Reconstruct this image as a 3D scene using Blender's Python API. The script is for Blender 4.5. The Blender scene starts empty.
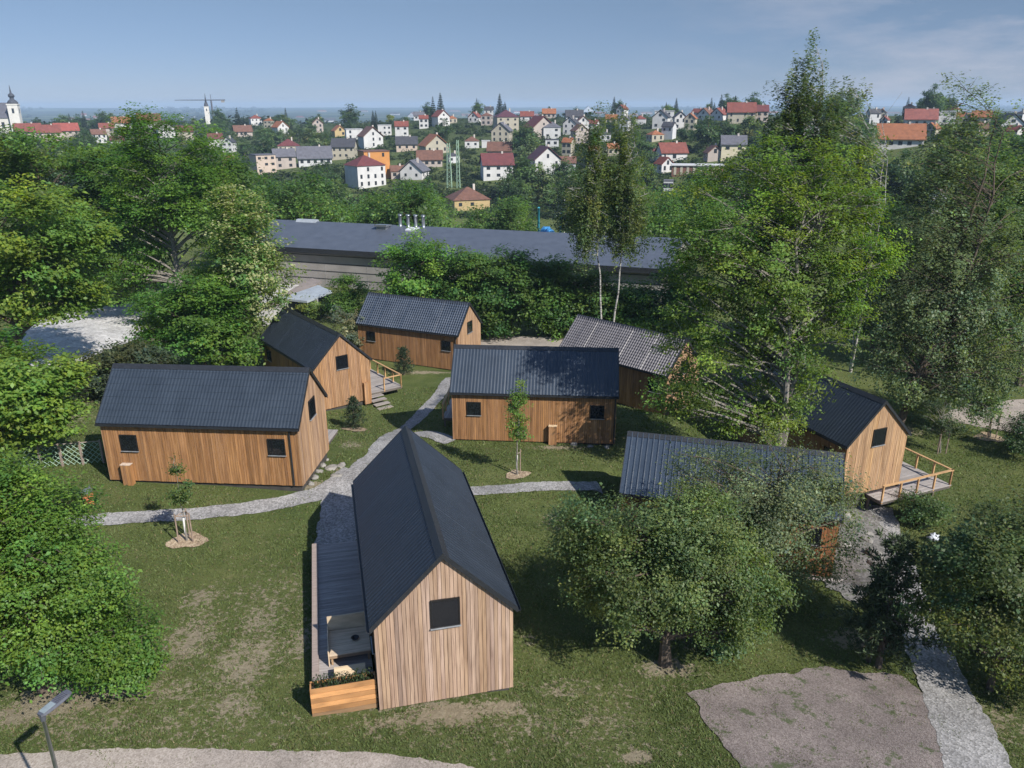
import bpy, math, random
import numpy as np
from mathutils import Matrix, Vector
R = math.radians
rng = np.random.default_rng(11)
random.seed(5)
scene = bpy.context.scene
COL = scene.collection

# ------------------------------------------------------------------ camera
F_PX, PITCH, ROLL = 779.2, R(19.62), R(-0.162)
CAMZ = 20.0
CAM = np.array([0, 0, CAMZ])
_fw = np.array([0, math.cos(PITCH), -math.sin(PITCH)])
_up0 = np.array([0, math.sin(PITCH), math.cos(PITCH)])
_rt0 = np.array([1.0, 0, 0])
_rt = _rt0 * math.cos(ROLL) + _up0 * math.sin(ROLL)
_up = -_rt0 * math.sin(ROLL) + _up0 * math.cos(ROLL)
cd = bpy.data.cameras.new('camera')
cd.sensor_width = 36
cd.lens = F_PX / 1024 * 36
cd.clip_start = 0.5
cd.clip_end = 30000
cam = bpy.data.objects.new('camera', cd)
cam.matrix_world = Matrix([[_rt[0], _up[0], -_fw[0], 0], [_rt[1], _up[1], -_fw[1], 0],
                           [_rt[2], _up[2], -_fw[2], CAMZ], [0, 0, 0, 1]])
COL.objects.link(cam)
scene.camera = cam


def proj(P):
    d = np.asarray(P, float) - CAM
    z = d @ _fw
    return np.stack([512 + F_PX * (d @ _rt) / z, 384 - F_PX * (d @ _up) / z, z], -1)


def ray(px, py):
    d = _fw * F_PX + _rt * (px - 512) - _up * (py - 384)
    return d / np.linalg.norm(d)


# ------------------------------------------------------------------ noise and terrain
_perm = np.random.default_rng(3).random((256, 256))


def vnoise(x, y):
    x = np.asarray(x, float); y = np.asarray(y, float)
    xi = np.floor(x).astype(int); yi = np.floor(y).astype(int)
    fx = x - xi; fy = y - yi
    fx = fx * fx * (3 - 2 * fx); fy = fy * fy * (3 - 2 * fy)
    g = lambda a, b: _perm[a & 255, b & 255]
    return (g(xi, yi) * (1 - fx) + g(xi + 1, yi) * fx) * (1 - fy) + (g(xi, yi + 1) * (1 - fx) + g(xi + 1, yi + 1) * fx) * fy


def fbm(x, y, o=4):
    s = 0; a = .5; t = 0
    for i in range(o):
        s = s + a * vnoise(x * 2 ** i + 17 * i, y * 2 ** i + 5 * i); t += a; a *= .5
    return s / t


def sstep(a, b, x):
    t = np.clip((x - a) / (b - a), 0, 1)
    return t * t * (3 - 2 * t)


NEAR = np.array([(-3.3, 25, 1.95), (-4.2, 20, 2.1), (-2.5, 29.8, 1.85), (-15, 37, 2.3), (-20, 37.5, 2.3), (-10, 36.8, 2.15), (1.5, 46, .58), (-3, 46.3, .62),
                 (6.5, 45.6, .5), (-8, 66.5, -1.1), (-15, 57, -.5), (9, 57, -1.2), (10.7, 34.7, -.5), (18, 43.6, -1.1),
                 (5.8, 24.6, 1.0), (-13, 17, 2.5), (0, 14, 2.3), (8, 15, 1.7), (14, 16, 1.1), (14, 26, .2), (20, 30, -.6),
                 (-26, 58, .4), (-30, 45, 1.6), (-24, 30, 2.5), (30, 50, -1.6), (37, 55, -1.9), (28, 36, -1.2), (45, 45, -2),
                 (-4, 71, -1.5), (20, 70, -1.9), (-27, 80, -1.2), (25, 20, 0), (-25, 15, 2.6), (-40, 60, 1), (0, 0, 2.2), (-30, 0, 2.6), (30, 0, .5),
                 (0, 39, 1.2), (-7.5, 42, 1.2), (4, 32, .9), (-8.51, 52.44, -1.25), (-8.56, 55.66, -1.0), (-11.18, 59.95, -1.1), (-7.44, 50.86, -1.0), (-3.5, 56, -0.5), (-5.5, 51, -0.15), (23.51, 38.27, -1.5), (20.93, 36.66, -1.5), (25.6, 42.38, -1.7)])
_cols = np.array([-.70, -.36, -.05, .33, .62])
_prof = [
    [(75, -.5), (110, -2), (150, -5), (250, -7), (400, -4), (600, 1), (750, 1), (950, -9), (1600, -30), (3000, -22), (5000, -10), (7000, 2), (8500, 15), (9500, 10)],
    [(75, -1), (110, -3), (150, -8), (230, -13), (320, -12), (430, -6), (560, 1), (720, 5), (860, 5), (1000, -6), (1700, -30), (3000, -25), (5000, -12), (7500, 4), (8800, 14), (9500, 8)],
    [(75, -1.5), (110, -3), (140, -7), (200, -12), (250, -13), (300, -10), (400, 0), (520, 10), (600, 13), (720, 8), (1000, -10), (1700, -35), (3500, -25), (7000, -5), (9000, 8), (9500, 6)],
    [(75, -2), (110, -3), (160, -7), (220, -7), (270, -3), (330, 4), (400, 10), (480, 13.5), (600, 13), (800, 0), (1700, -35), (3500, -25), (9000, 5), (9500, 5)],
    [(75, -2), (110, -2), (160, 0), (220, 5), (300, 10), (400, 13.5), (500, 15), (650, 10), (900, -5), (1700, -30), (3500, -25), (9000, 5), (9500, 5)],
]


def H(x, y):
    x = np.asarray(x, float); y = np.asarray(y, float)
    shp = np.broadcast(x, y).shape
    x = np.broadcast_to(x, shp).ravel(); y = np.broadcast_to(y, shp).ravel()
    out = np.zeros(len(x))
    yy = np.maximum(y, 75)
    t = np.clip(x / np.maximum(y, 40), _cols[0], _cols[-1])
    zs = np.stack([np.interp(yy, [a for a, b in p], [b for a, b in p]) for p in _prof])
    i = np.clip(np.searchsorted(_cols, t) - 1, 0, len(_cols) - 2)
    f = (t - _cols[i]) / (_cols[i + 1] - _cols[i]); f = f * f * (3 - 2 * f)
    k = np.arange(len(x))
    far = zs[i, k] * (1 - f) + zs[i + 1, k] * f
    amp = np.clip((y - 120) / 300, 0, 1) * 1.5 + np.clip((y - 1000) / 5000, 0, 1) * 18
    far = far + amp * (fbm(x / 90 + 9, y / 90) - .5) * np.where(y > 1500, 0, 1) + amp * (fbm(x / 900 + 3, y / 700, 3) - .5) * np.where(y > 1500, 1, 0)
    near = np.zeros(len(x))
    m = y < 130
    if m.any():
        d2 = (x[m, None] - NEAR[None, :, 0]) ** 2 + (y[m, None] - NEAR[None, :, 1]) ** 2
        w = 1 / (d2 + 9.0) ** 1.6
        near[m] = (w * NEAR[None, :, 2]).sum(1) / w.sum(1)
    b = sstep(66, 98, y)
    out = near * (1 - b) + far * b
    return out.reshape(shp)


def at(px, py, z=None):
    """point of the ground seen at a pixel (or on the level z)"""
    d = ray(px, py)
    if z is not None:
        return CAM + d * ((z - CAMZ) / d[2])
    t = 12 * 1.018 ** np.arange(372)
    P = CAM + d[None] * t[:, None]
    below = P[:, 2] < H(P[:, 0], P[:, 1])
    if not below.any():
        return P[-1]
    k = int(np.argmax(below))
    a, b = t[max(k - 1, 0)], t[k]
    for _ in range(15):
        m = (a + b) / 2; p = CAM + d * m
        if p[2] < float(H(p[0], p[1])): b = m
        else: a = m
    return CAM + d * b


def height_to(P, py):
    """how tall something at P must be to reach the row py"""
    a, b = 0.0, 80.0
    for _ in range(40):
        m = (a + b) / 2
        if proj(P + np.array([0, 0, m]))[1] > py: a = m
        else: b = m
    return a


def size(P, px):
    return px * proj(P)[2] / F_PX


# ------------------------------------------------------------------ materials
def new_mat(name):
    m = bpy.data.materials.new(name); m.use_nodes = True
    nt = m.node_tree; b = nt.nodes['Principled BSDF']
    return m, nt, b


def N(nt, t, **kw):
    n = nt.nodes.new(t)
    for k, v in kw.items():
        if k in n.inputs: n.inputs[k].default_value = v
        else: setattr(n, k, v)
    return n


def mixrgb(nt, fac, a, b, mode='MIX'):
    n = nt.nodes.new('ShaderNodeMix'); n.data_type = 'RGBA'; n.blend_type = mode
    for sock, v in ((n.inputs['Factor'], fac), (n.inputs[6], a), (n.inputs[7], b)):
        if hasattr(v, 'is_linked'): nt.links.new(v, sock)
        else: sock.default_value = v if isinstance(v, float) else (*v, 1) if len(v) == 3 else v
    return n.outputs[2]


def ramp(nt, src, stops):
    n = nt.nodes.new('ShaderNodeValToRGB'); e = n.color_ramp.elements
    while len(e) < len(stops): e.new(.5)
    for i, (p, c) in enumerate(stops):
        e[i].position = p; e[i].color = (*c, 1) if hasattr(c, '__len__') else (c, c, c, 1)
    nt.links.new(src, n.inputs[0])
    return n.outputs[0]


def noise(nt, scale, detail=4, vec=None, rough=.55):
    n = N(nt, 'ShaderNodeTexNoise', Scale=scale, Detail=detail, Roughness=rough)
    if vec is not None: nt.links.new(vec, n.inputs['Vector'])
    return n.outputs['Fac']


def attr_color(nt):
    a = nt.nodes.new('ShaderNodeAttribute'); a.attribute_name = 'tint'
    return a.outputs['Color']


def pos(nt):
    return nt.nodes.new('ShaderNodeNewGeometry').outputs['Position']


def objco(nt):
    return nt.nodes.new('ShaderNodeTexCoord').outputs['Object']


def simple(name, col, rough=.7, metal=0.0, var=.25, scale=3.0, bump=0.0, spec=.5, use_tint=False, bscale=None):
    m, nt, b = new_mat(name)
    co = objco(nt)
    f = noise(nt, scale, 5, co)
    lo = [c * (1 - var) for c in col]; hi = [min(1, c * (1 + var)) for c in col]
    c = ramp(nt, f, [(.3, lo), (.7, hi)])
    if use_tint: c = mixrgb(nt, 1.0, c, attr_color(nt), 'MULTIPLY')
    nt.links.new(c, b.inputs['Base Color'])
    b.inputs['Roughness'].default_value = rough; b.inputs['Metallic'].default_value = metal
    b.inputs['Specular IOR Level'].default_value = spec
    if bump:
        bp = N(nt, 'ShaderNodeBump', Strength=bump, Distance=.05)
        nt.links.new(noise(nt, bscale or scale * 4, 4, co), bp.inputs['Height']); nt.links.new(bp.outputs[0], b.inputs['Normal'])
    return m


M = {}
M['boards'] = None


def wood_mat():
    m, nt, b = new_mat('larch boards')
    co = objco(nt)
    mp = N(nt, 'ShaderNodeMapping'); mp.inputs['Scale'].default_value = (22, 22, 1.1)
    nt.links.new(co, mp.inputs[0])
    f = noise(nt, 1.0, 6, mp.outputs[0])
    c = ramp(nt, f, [(.25, (.55, .5, .46)), (.5, (.95, .93, .9)), (.8, (1.25, 1.22, 1.18))])
    c = mixrgb(nt, 1.0, attr_color(nt), c, 'MULTIPLY')
    # rain streaks and knots
    mp2 = N(nt, 'ShaderNodeMapping'); mp2.inputs['Scale'].default_value = (3.2, 3.2, .25); nt.links.new(co, mp2.inputs[0])
    s = ramp(nt, noise(nt, 1.0, 3, mp2.outputs[0]), [(.35, 1.0), (.62, .0)])
    c = mixrgb(nt, s, mixrgb(nt, 1.0, c, (.72, .68, .66), 'MULTIPLY'), c)
    nt.links.new(c, b.inputs['Base Color'])
    b.inputs['Roughness'].default_value = .72; b.inputs['Specular IOR Level'].default_value = .3
    bp = N(nt, 'ShaderNodeBump', Strength=.4, Distance=.01); nt.links.new(f, bp.inputs['Height']); nt.links.new(bp.outputs[0], b.inputs['Normal'])
    return m


M['boards'] = wood_mat()


def roof_mat(name, col, rough, spec=.5):
    m, nt, b = new_mat(name)
    co = objco(nt)
    f = noise(nt, .9, 5, co)
    c = ramp(nt, f, [(.3, [x * .86 for x in col]), (.7, [x * 1.15 for x in col])])
    f2 = noise(nt, 14, 4, co)
    c = mixrgb(nt, ramp(nt, f2, [(.55, 0.0), (.8, .35)]), c, [min(1, x * 1.7 + .01) for x in col])
    nt.links.new(c, b.inputs['Base Color'])
    r = nt.nodes.new('ShaderNodeMapRange'); r.inputs[3].default_value = rough - .06; r.inputs[4].default_value = rough + .1
    nt.links.new(f, r.inputs[0]); nt.links.new(r.outputs[0], b.inputs['Roughness'])
    b.inputs['Specular IOR Level'].default_value = spec
    return m


M['roof'] = roof_mat('anthracite roof sheet', (.022, .029, .041), .45, .45)
M['rooftile'] = roof_mat('anthracite tile sheet', (.026, .036, .050), .42, .5)
M['roofseam'] = roof_mat('grey ribbed roof sheet', (.035, .048, .068), .24, .9)
M['roofblue'] = roof_mat('blue grey tile sheet', (.030, .043, .066), .3, .8)
M['roofmid'] = roof_mat('slate ribbed roof sheet', (.030, .042, .060), .38, .5)
M['rooflight'] = roof_mat('grey tile sheet', (.10, .092, .098), .36, .8)
M['hallroof'] = roof_mat('dark blue grey hall roofing', (.070, .082, .106), .5)
M['trim'] = simple('dark metal trim', (.02, .022, .026), .45, .0, .2, 5)
M['glass'] = simple('dark window glass', (.008, .010, .013), .03, 0, .1, 2, spec=.5)
M['frame'] = simple('black window frame', (.012, .012, .013), .4)
M['sill'] = simple('grey sill metal', (.35, .36, .37), .45, .3)
M['darkgap'] = simple('dark cavity membrane', (.03, .022, .016), .9)
M['plinth'] = simple('steel plinth', (.05, .045, .04), .8)
M['pane_reflection'] = simple('pale curtain', (.25, .27, .28), .8)  # tone of the reflection painted on a window pane


def deck_mat(name, col):
    m, nt, b = new_mat(name)
    co = objco(nt)
    mp = N(nt, 'ShaderNodeMapping'); mp.inputs['Scale'].default_value = (20, 1.2, 4); nt.links.new(co, mp.inputs[0])
    f = noise(nt, 1, 5, mp.outputs[0])
    c = ramp(nt, f, [(.3, [x * .7 for x in col]), (.7, [x * 1.25 for x in col])])
    c = mixrgb(nt, 1.0, c, attr_color(nt), 'MULTIPLY')
    nt.links.new(c, b.inputs['Base Color']); b.inputs['Roughness'].default_value = .75
    return m


M['deck'] = deck_mat('weathered deck boards', (.30, .27, .25))
M['freshwood'] = deck_mat('fresh pine timber', (.50, .30, .14))
M['greywood'] = deck_mat('grey weathered timber', (.30, .25, .22))
M['cream'] = deck_mat('pale lounge wood', (.58, .46, .33))
M['bark'] = simple('brown bark', (.10, .075, .055), .9, 0, .4, 9, .6)
M['greybark'] = simple('grey bark', (.20, .18, .155), .9, 0, .35, 8, .5)


def birch_bark():
    m, nt, b = new_mat('birch bark')
    co = objco(nt)
    mp = N(nt, 'ShaderNodeMapping'); mp.inputs['Scale'].default_value = (2, 2, 5); nt.links.new(co, mp.inputs[0])
    f = noise(nt, 1.5, 5, mp.outputs[0])
    c = ramp(nt, f, [(.38, (.05, .045, .04)), (.5, (.38, .36, .33)), (.9, (.52, .50, .47))])
    nt.links.new(c, b.inputs['Base Color']); b.inputs['Roughness'].default_value = .8
    return m


M['birch'] = birch_bark()  # pale, peeling


def leaf_mat(name, trans=.46, rough=.5, spec=.35):
    m, nt, b = new_mat(name)
    c = attr_color(nt)
    nt.links.new(c, b.inputs['Base Color'])
    b.inputs['Roughness'].default_value = rough; b.inputs['Specular IOR Level'].default_value = spec
    t = nt.nodes.new('ShaderNodeBsdfTranslucent')
    nt.links.new(mixrgb(nt, 1.0, c, (1.5, 1.55, .6), 'MULTIPLY'), t.inputs['Color'])
    mx = nt.nodes.new('ShaderNodeMixShader'); mx.inputs[0].default_value = trans
    nt.links.new(b.outputs[0], mx.inputs[1]); nt.links.new(t.outputs[0], mx.inputs[2])
    nt.links.new(mx.outputs[0], nt.nodes['Material Output'].inputs['Surface'])
    return m


M['leaf'] = leaf_mat('tree leaves')
M['needle'] = leaf_mat('conifer needles', .1, .6, .2)
M['grassblade'] = leaf_mat('grass blades', .3, .6, .2)


def ground_mat():
    m, nt, b = new_mat('lawn and earth')
    p = pos(nt)
    big = noise(nt, .13, 4, p); mid = noise(nt, .9, 5, p); fine = noise(nt, 7, 6, p, .7); vf = noise(nt, 26, 4, p, .7)
    g = ramp(nt, mid, [(.3, (.090, .118, .041)), (.5, (.110, .138, .050)), (.72, (.138, .158, .066))])
    g2 = ramp(nt, big, [(.35, (.82, .88, .8)), (.65, (1.15, 1.08, 1.05))])
    g = mixrgb(nt, 1.0, g, g2, 'MULTIPLY')
    g = mixrgb(nt, 1.0, g, ramp(nt, fine, [(.3, (.78, .8, .74)), (.7, (1.22, 1.2, 1.16))]), 'MULTIPLY')
    g = mixrgb(nt, 1.0, g, ramp(nt, vf, [(.3, (.72, .74, .7)), (.72, (1.28, 1.25, 1.2))]), 'MULTIPLY')
    # scattered dry straw
    g = mixrgb(nt, ramp(nt, noise(nt, 3.1, 6, p, .75), [(.56, 0.0), (.74, .55)]), g, (.15, .125, .07))
    d = ramp(nt, fine, [(.25, (.24, .19, .13)), (.55, (.36, .30, .215)), (.8, (.48, .42, .32))])
    a = nt.nodes.new('ShaderNodeAttribute'); a.attribute_name = 'dirt'
    s = nt.nodes.new('ShaderNodeMath'); s.operation = 'MULTIPLY_ADD'
    n2 = noise(nt, 4.2, 8, p, .78)
    nt.links.new(a.outputs['Fac'], s.inputs[0]); s.inputs[1].default_value = 1.0
    sub = nt.nodes.new('ShaderNodeMath'); sub.operation = 'MULTIPLY_ADD'; nt.links.new(n2, sub.inputs[0]); sub.inputs[1].default_value = 2.6; sub.inputs[2].default_value = -1.3 - .40
    nt.links.new(sub.outputs[0], s.inputs[2])
    fac = ramp(nt, s.outputs[0], [(.0, 0.0), (.13, .85)])
    c = mixrgb(nt, fac, g, d)
    # meadows and fields far away
    a2 = nt.nodes.new('ShaderNodeAttribute'); a2.attribute_name = 'far'
    fld = N(nt, 'ShaderNodeTexVoronoi', Scale=.0022); nt.links.new(p, fld.inputs['Vector'])
    fc = ramp(nt, fld.outputs['Color'], [(.2, (.03, .05, .022)), (.5, (.045, .07, .03)), (.75, (.10, .125, .05)), (.9, (.19, .18, .09))])
    fc = mixrgb(nt, ramp(nt, noise(nt, .003, 4, p), [(.45, 0.0), (.55, 1.0)]), fc, (.022, .036, .018))
    c = mixrgb(nt, a2.outputs['Fac'], c, fc)
    nt.links.new(c, b.inputs['Base Color']); b.inputs['Roughness'].default_value = .95; b.inputs['Specular IOR Level'].default_value = .1
    bp = N(nt, 'ShaderNodeBump', Strength=.9, Distance=.08); nt.links.new(vf, bp.inputs['Height'])
    bp2 = N(nt, 'ShaderNodeBump', Strength=.6, Distance=.25); nt.links.new(fine, bp2.inputs['Height']); nt.links.new(bp.outputs[0], bp2.inputs['Normal'])
    nt.links.new(bp2.outputs[0], b.inputs['Normal'])
    return m


def gravel_mat(name, c0, c1, c2, scale=16, green=0.0, bump=.5):
    m, nt, b = new_mat(name)
    p = pos(nt)
    v = N(nt, 'ShaderNodeTexVoronoi', Scale=scale); nt.links.new(p, v.inputs['Vector'])
    c = ramp(nt, v.outputs['Color'], [(.15, c0), (.5, c1), (.85, c2)])
    c = mixrgb(nt, 1.0, c, ramp(nt, noise(nt, .7, 5, p), [(.3, (.78, .77, .76)), (.7, (1.2, 1.19, 1.17))]), 'MULTIPLY')
    if green:
        f = noise(nt, 1.3, 7, p, .75)
        c = mixrgb(nt, ramp(nt, f, [(.60 - green, 0.0), (.66 - green, .85)]), c, (.06, .08, .03))
    nt.links.new(c, b.inputs['Base Color']); b.inputs['Roughness'].default_value = .92; b.inputs['Specular IOR Level'].default_value = .2
    bp = N(nt, 'ShaderNodeBump', Strength=bump, Distance=.03); nt.links.new(v.outputs['Distance'], bp.inputs['Height']); nt.links.new(bp.outputs[0], b.inputs['Normal'])
    return m


M['ground'] = ground_mat()
M['path'] = gravel_mat('light grey path gravel', (.17, .165, .16), (.25, .245, .24), (.35, .34, .335), 14)
M['road'] = gravel_mat('beige road gravel', (.24, .205, .175), (.31, .27, .235), (.38, .335, .295), 24, 0.0, .3)
M['yard'] = gravel_mat('brown grey yard gravel', (.125, .103, .095), (.178, .150, .140), (.24, .206, .192), 26, .05, .35)
M['white_gravel'] = gravel_mat('pale yard gravel', (.34, .33, .32), (.46, .45, .44), (.58, .57, .56), 6)
M['bank'] = gravel_mat('grey rubble', (.11, .105, .098), (.16, .153, .145), (.23, .22, .208), 9, .03, .5)
M['asphalt'] = gravel_mat('grey asphalt', (.09, .09, .09), (.12, .12, .12), (.16, .16, .16), 20)
M['mulch'] = gravel_mat('pale mulch chips', (.20, .145, .10), (.30, .225, .15), (.42, .34, .24), 16)
M['rock'] = simple('pale grey stone', (.24, .225, .20), .85, 0, .35, 4, .6)
M['concrete'] = simple('grey concrete', (.30, .29, .28), .85, 0, .2, .4, .2)
M['panel'] = simple('grey brown hall cladding', (.27, .25, .235), .7, 0, .14, .5)
M['steel'] = simple('galvanised steel', (.42, .44, .46), .35, .8, .15, 5)
M['paleroof'] = simple('pale grey membrane', (.30, .33, .36), .6, 0, .15, 1)
M['brownroof'] = simple('brown grey felt', (.22, .185, .165), .8, 0, .2, 1)
M['white'] = simple('white render', (.74, .73, .70), .8, 0, .08, .3)
M['winfar'] = simple('dark pane', (.03, .035, .042), .15, 0, .2, 1)
M['bluepaint'] = simple('blue tarpaulin', (.05, .25, .55), .5, 0, .2, 1)
M['teal'] = simple('teal painted post', (.04, .28, .36), .5, 0, .1, 1)
M['greenpaint'] = simple('pale green painted steel', (.25, .36, .26), .6, 0, .1, 1)
M['whitetarp'] = simple('white sheeting', (.55, .57, .6), .5, 0, .15, 3, .4)
M['lampmetal'] = simple('grey lamp casting', (.12, .125, .15), .45, .3, .15, 6)
M['lampglass'] = simple('lamp cover plate', (.22, .26, .27), .15, .0, .2, 5)
M['orange'] = simple('terracotta orange', (.48, .17, .06), .7, 0, .2, 3)
_mc = {}


def colmat(kind, c, rough=.8):
    key = (kind, tuple(c))
    if key not in _mc:
        if kind == 'tile':
            m, nt, b = new_mat('roof tiles'); co = objco(nt)
            f = noise(nt, .8, 5, co); f2 = noise(nt, 6, 3, co)
            cc = ramp(nt, f, [(.3, [x * .75 for x in c]), (.7, [min(1, x * 1.2) for x in c])])
            cc = mixrgb(nt, 1.0, cc, ramp(nt, f2, [(.3, (.8, .8, .8)), (.7, (1.15, 1.15, 1.15))]), 'MULTIPLY')
            wv = N(nt, 'ShaderNodeTexWave', Scale=1.6); wv.bands_direction = 'Z'; nt.links.new(co, wv.inputs['Vector'])
            cc = mixrgb(nt, .25, cc, mixrgb(nt, 1.0, cc, wv.outputs['Color'], 'MULTIPLY'))
            nt.links.new(cc, b.inputs['Base Color']); b.inputs['Roughness'].default_value = .75
        else:
            m = simple('rendered wall', c, rough, 0, .1, .35)
        _mc[key] = m
    return _mc[key]


# ------------------------------------------------------------------ mesh helpers
class MB:
    def __init__(s): s.v = []; s.f = []; s.c = []; s.n = 0

    def add(s, verts, faces, col=(1, 1, 1)):
        verts = np.asarray(verts, float)
        s.v.append(verts); s.f += [tuple(i + s.n for i in f) for f in faces]
        c = np.asarray(col, float)
        s.c.append(np.broadcast_to(c, (len(verts), 3)).copy() if c.ndim == 1 else c)
        s.n += len(verts); return s

    def box(s, x0, x1, y0, y1, z0, z1, col=(1, 1, 1)):
        v = [(x, y, z) for z in (z0, z1) for y in (y0, y1) for x in (x0, x1)]
        return s.add(v, [(0, 2, 3, 1), (4, 5, 7, 6), (0, 1, 5, 4), (2, 6, 7, 3), (0, 4, 6, 2), (1, 3, 7, 5)], col)

    def prism(s, poly, axis, a, b, col=(1, 1, 1)):
        """polygon in the two other axes, swept along axis"""
        k = len(poly); vs = []
        for q in (a, b):
            for (u, w) in poly:
                p = [u, w]; p.insert(axis, q); vs.append(p)
        fs = [tuple(range(k))[::-1], tuple(range(k, 2 * k))] + [(i, (i + 1) % k, k + (i + 1) % k, k + i) for i in range(k)]
        return s.add(vs, fs, col)

    def tube(s, pts, rad, sides=6, col=(1, 1, 1), cap=True):
        pts = np.asarray(pts, float); n = len(pts)
        rad = np.broadcast_to(np.asarray(rad, float), (n,))
        t = np.gradient(pts, axis=0); t /= np.linalg.norm(t, axis=1, keepdims=True) + 1e-9
        ref = np.where(np.abs(t[:, 2:3]) > .9, np.array([[1., 0, 0]]), np.array([[0, 0, 1.]]))
        a = np.cross(t, ref); a /= np.linalg.norm(a, axis=1, keepdims=True) + 1e-9
        b = np.cross(t, a)
        ang = np.linspace(0, 2 * math.pi, sides, endpoint=False)
        v = pts[:, None] + rad[:, None, None] * (np.cos(ang)[None, :, None] * a[:, None] + np.sin(ang)[None, :, None] * b[:, None])
        fs = [(i * sides + j, i * sides + (j + 1) % sides, (i + 1) * sides + (j + 1) % sides, (i + 1) * sides + j) for i in range(n - 1) for j in range(sides)]
        if cap: fs += [tuple(range(sides)), tuple(range((n - 1) * sides, n * sides))[::-1]]
        return s.add(v.reshape(-1, 3), fs, col)

    def mesh(s, name, mat, smooth=False):
        me = bpy.data.meshes.new(name)
        me.from_pydata(np.concatenate(s.v).tolist(), [], s.f)
        if mat: me.materials.append(mat)
        at_ = me.color_attributes.new('tint', 'FLOAT_COLOR', 'POINT')
        c = np.concatenate(s.c); at_.data.foreach_set('color', np.concatenate([c, np.ones((len(c), 1))], 1).astype(np.float32).ravel())
        if smooth: me.polygons.foreach_set('use_smooth', np.ones(len(me.polygons), bool))
        return me

    def build(s, name, mat, parent=None, smooth=False):
        return link(name, s.mesh(name, mat, smooth), parent)


def quads_mesh(name, verts, cols, mat, k=4):
    n = len(verts) // k
    me = bpy.data.meshes.new(name)
    me.vertices.add(len(verts)); me.vertices.foreach_set('co', verts.astype(np.float32).ravel())
    me.loops.add(n * k); me.loops.foreach_set('vertex_index', np.arange(n * k, dtype=np.int32))
    me.polygons.add(n)
    me.polygons.foreach_set('loop_start', np.arange(0, n * k, k, dtype=np.int32))
    me.update(calc_edges=True)
    a = me.color_attributes.new('tint', 'FLOAT_COLOR', 'POINT')
    a.data.foreach_set('color', np.concatenate([cols, np.ones((len(cols), 1))], 1).astype(np.float32).ravel())
    me.materials.append(mat)
    return me


def link(name, me, parent=None, loc=None, rz=0):
    o = bpy.data.objects.new(name, me); COL.objects.link(o)
    if parent is not None: o.parent = parent
    if loc is not None: o.location = loc
    if rz: o.rotation_euler = (0, 0, rz)
    return o


def tag(o, label, cat, group=None, kind=None):
    if label: o['label'] = label
    if cat: o['category'] = cat
    if group: o['group'] = group
    if kind: o['kind'] = kind
    return o


def thing(name, label, cat, loc, rz=0, group=None):
    return tag(link(name, None, None, tuple(float(c) for c in loc), rz), label, cat, group)


def structure(o, kind='structure'):
    o['kind'] = kind; return o


# ------------------------------------------------------------------ ground sheet
def axis(lo0, lo, hi, hi1, step, g=1.14):
    mid = list(np.arange(lo, hi + 1e-6, step)); s = step; a = []; x = lo
    while x > lo0: s *= g; x -= s; a.append(x)
    s = step; b = []; x = hi
    while x < hi1: s = min(s * g, 400); x += s; b.append(x)
    return np.array(a[::-1] + mid + b)


CABS = {'F': [-3.269, 25.126, -1.334, 1.967], 'L': [-15.12, 37.141, -0.076, 2.318], 'M': [1.473, 46.013, -0.084, 0.586],
        'B': [-8.192, 66.525, -0.411, -1.122], 'S': [-15.167, 56.929, -0.923, -0.5], 'R': [8.954, 57.226, -0.77, -1.197],
        'N': [10.7, 34.678, -0.271, -0.84], 'E': [18.063, 43.585, -1.178, -0.34]}
# bare earth patches: pixel centre, radius in metres (x, y), strength
DIRT = [((60, 700), 1.6, .9, 1.0), ((15, 715), 1.2, .7, .9), ((105, 690), 1.8, .6, .9), ((190, 640), 1.2, 2.6, .62), ((200, 600), 1.0, 1.5, .55),
        ((245, 660), 1.3, 2.4, .66), ((260, 620), .9, 2.2, .6), ((235, 705), 1.2, 1.0, .6), ((300, 640), .8, 1.8, .6), ((170, 690), 1.6, 1.0, .55),
        ((445, 712), 1.7, .7, .9), ((385, 722), 1.4, .5, .62), ((500, 708), 1.2, .5, .8), ((560, 690), 1.6, .6, .55), ((637, 757), .42, .3, 1.4),
        ((572, 487), .6, .4, 1.0), ((560, 520), 1.0, 1.4, .55), ((530, 640), .5, .5, .5), ((600, 720), 2, 1.2, .45), ((665, 668), 1.5, .6, .7),
        ((310, 485), 1.2, .7, .8), ((350, 445), .8, 1.0, .62), ((340, 470), .8, .5, .6), ((100, 400), 2.5, 1.5, .75), ((40, 420), 3, 2, .8), ((700, 640), 1.5, .8, .6),
        ((50, 300), 6, 5, .9), ((900, 430), 2.2, 1.4, .6), ((990, 422), 1.2, .6, .7), ((870, 640), 2.2, .9, .8), ((950, 560), 2, 1, .55),
        ((555, 447), 2.2, .5, .7), ((640, 440), 1.5, .5, .6), ((395, 345), 2, 1.5, .6), ((430, 372), 4, .6, .75), ((350, 318), 3, 2, .8),
        ((270, 620), 4, 6, .38), ((150, 720), 7, 2.5, .40), ((560, 740), 6, 2, .34), ((480, 720), 8, 1.6, .42), ((90, 725), 4, 1, .5), ((620, 690), 5, 2, .3),
        ((1000, 720), 3, 2, .45), ((880, 700), 2.5, .7, .55)]
_dirt = [(at(*p), rx, ry, s) for p, rx, ry, s in DIRT]


def dirt(x, y):
    d = np.zeros(np.shape(x))
    for P, rx, ry, s in _dirt:
        d = np.maximum(d, s * np.exp(-((x - P[0]) / rx) ** 2 - ((y - P[1]) / ry) ** 2))
    return d


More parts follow.
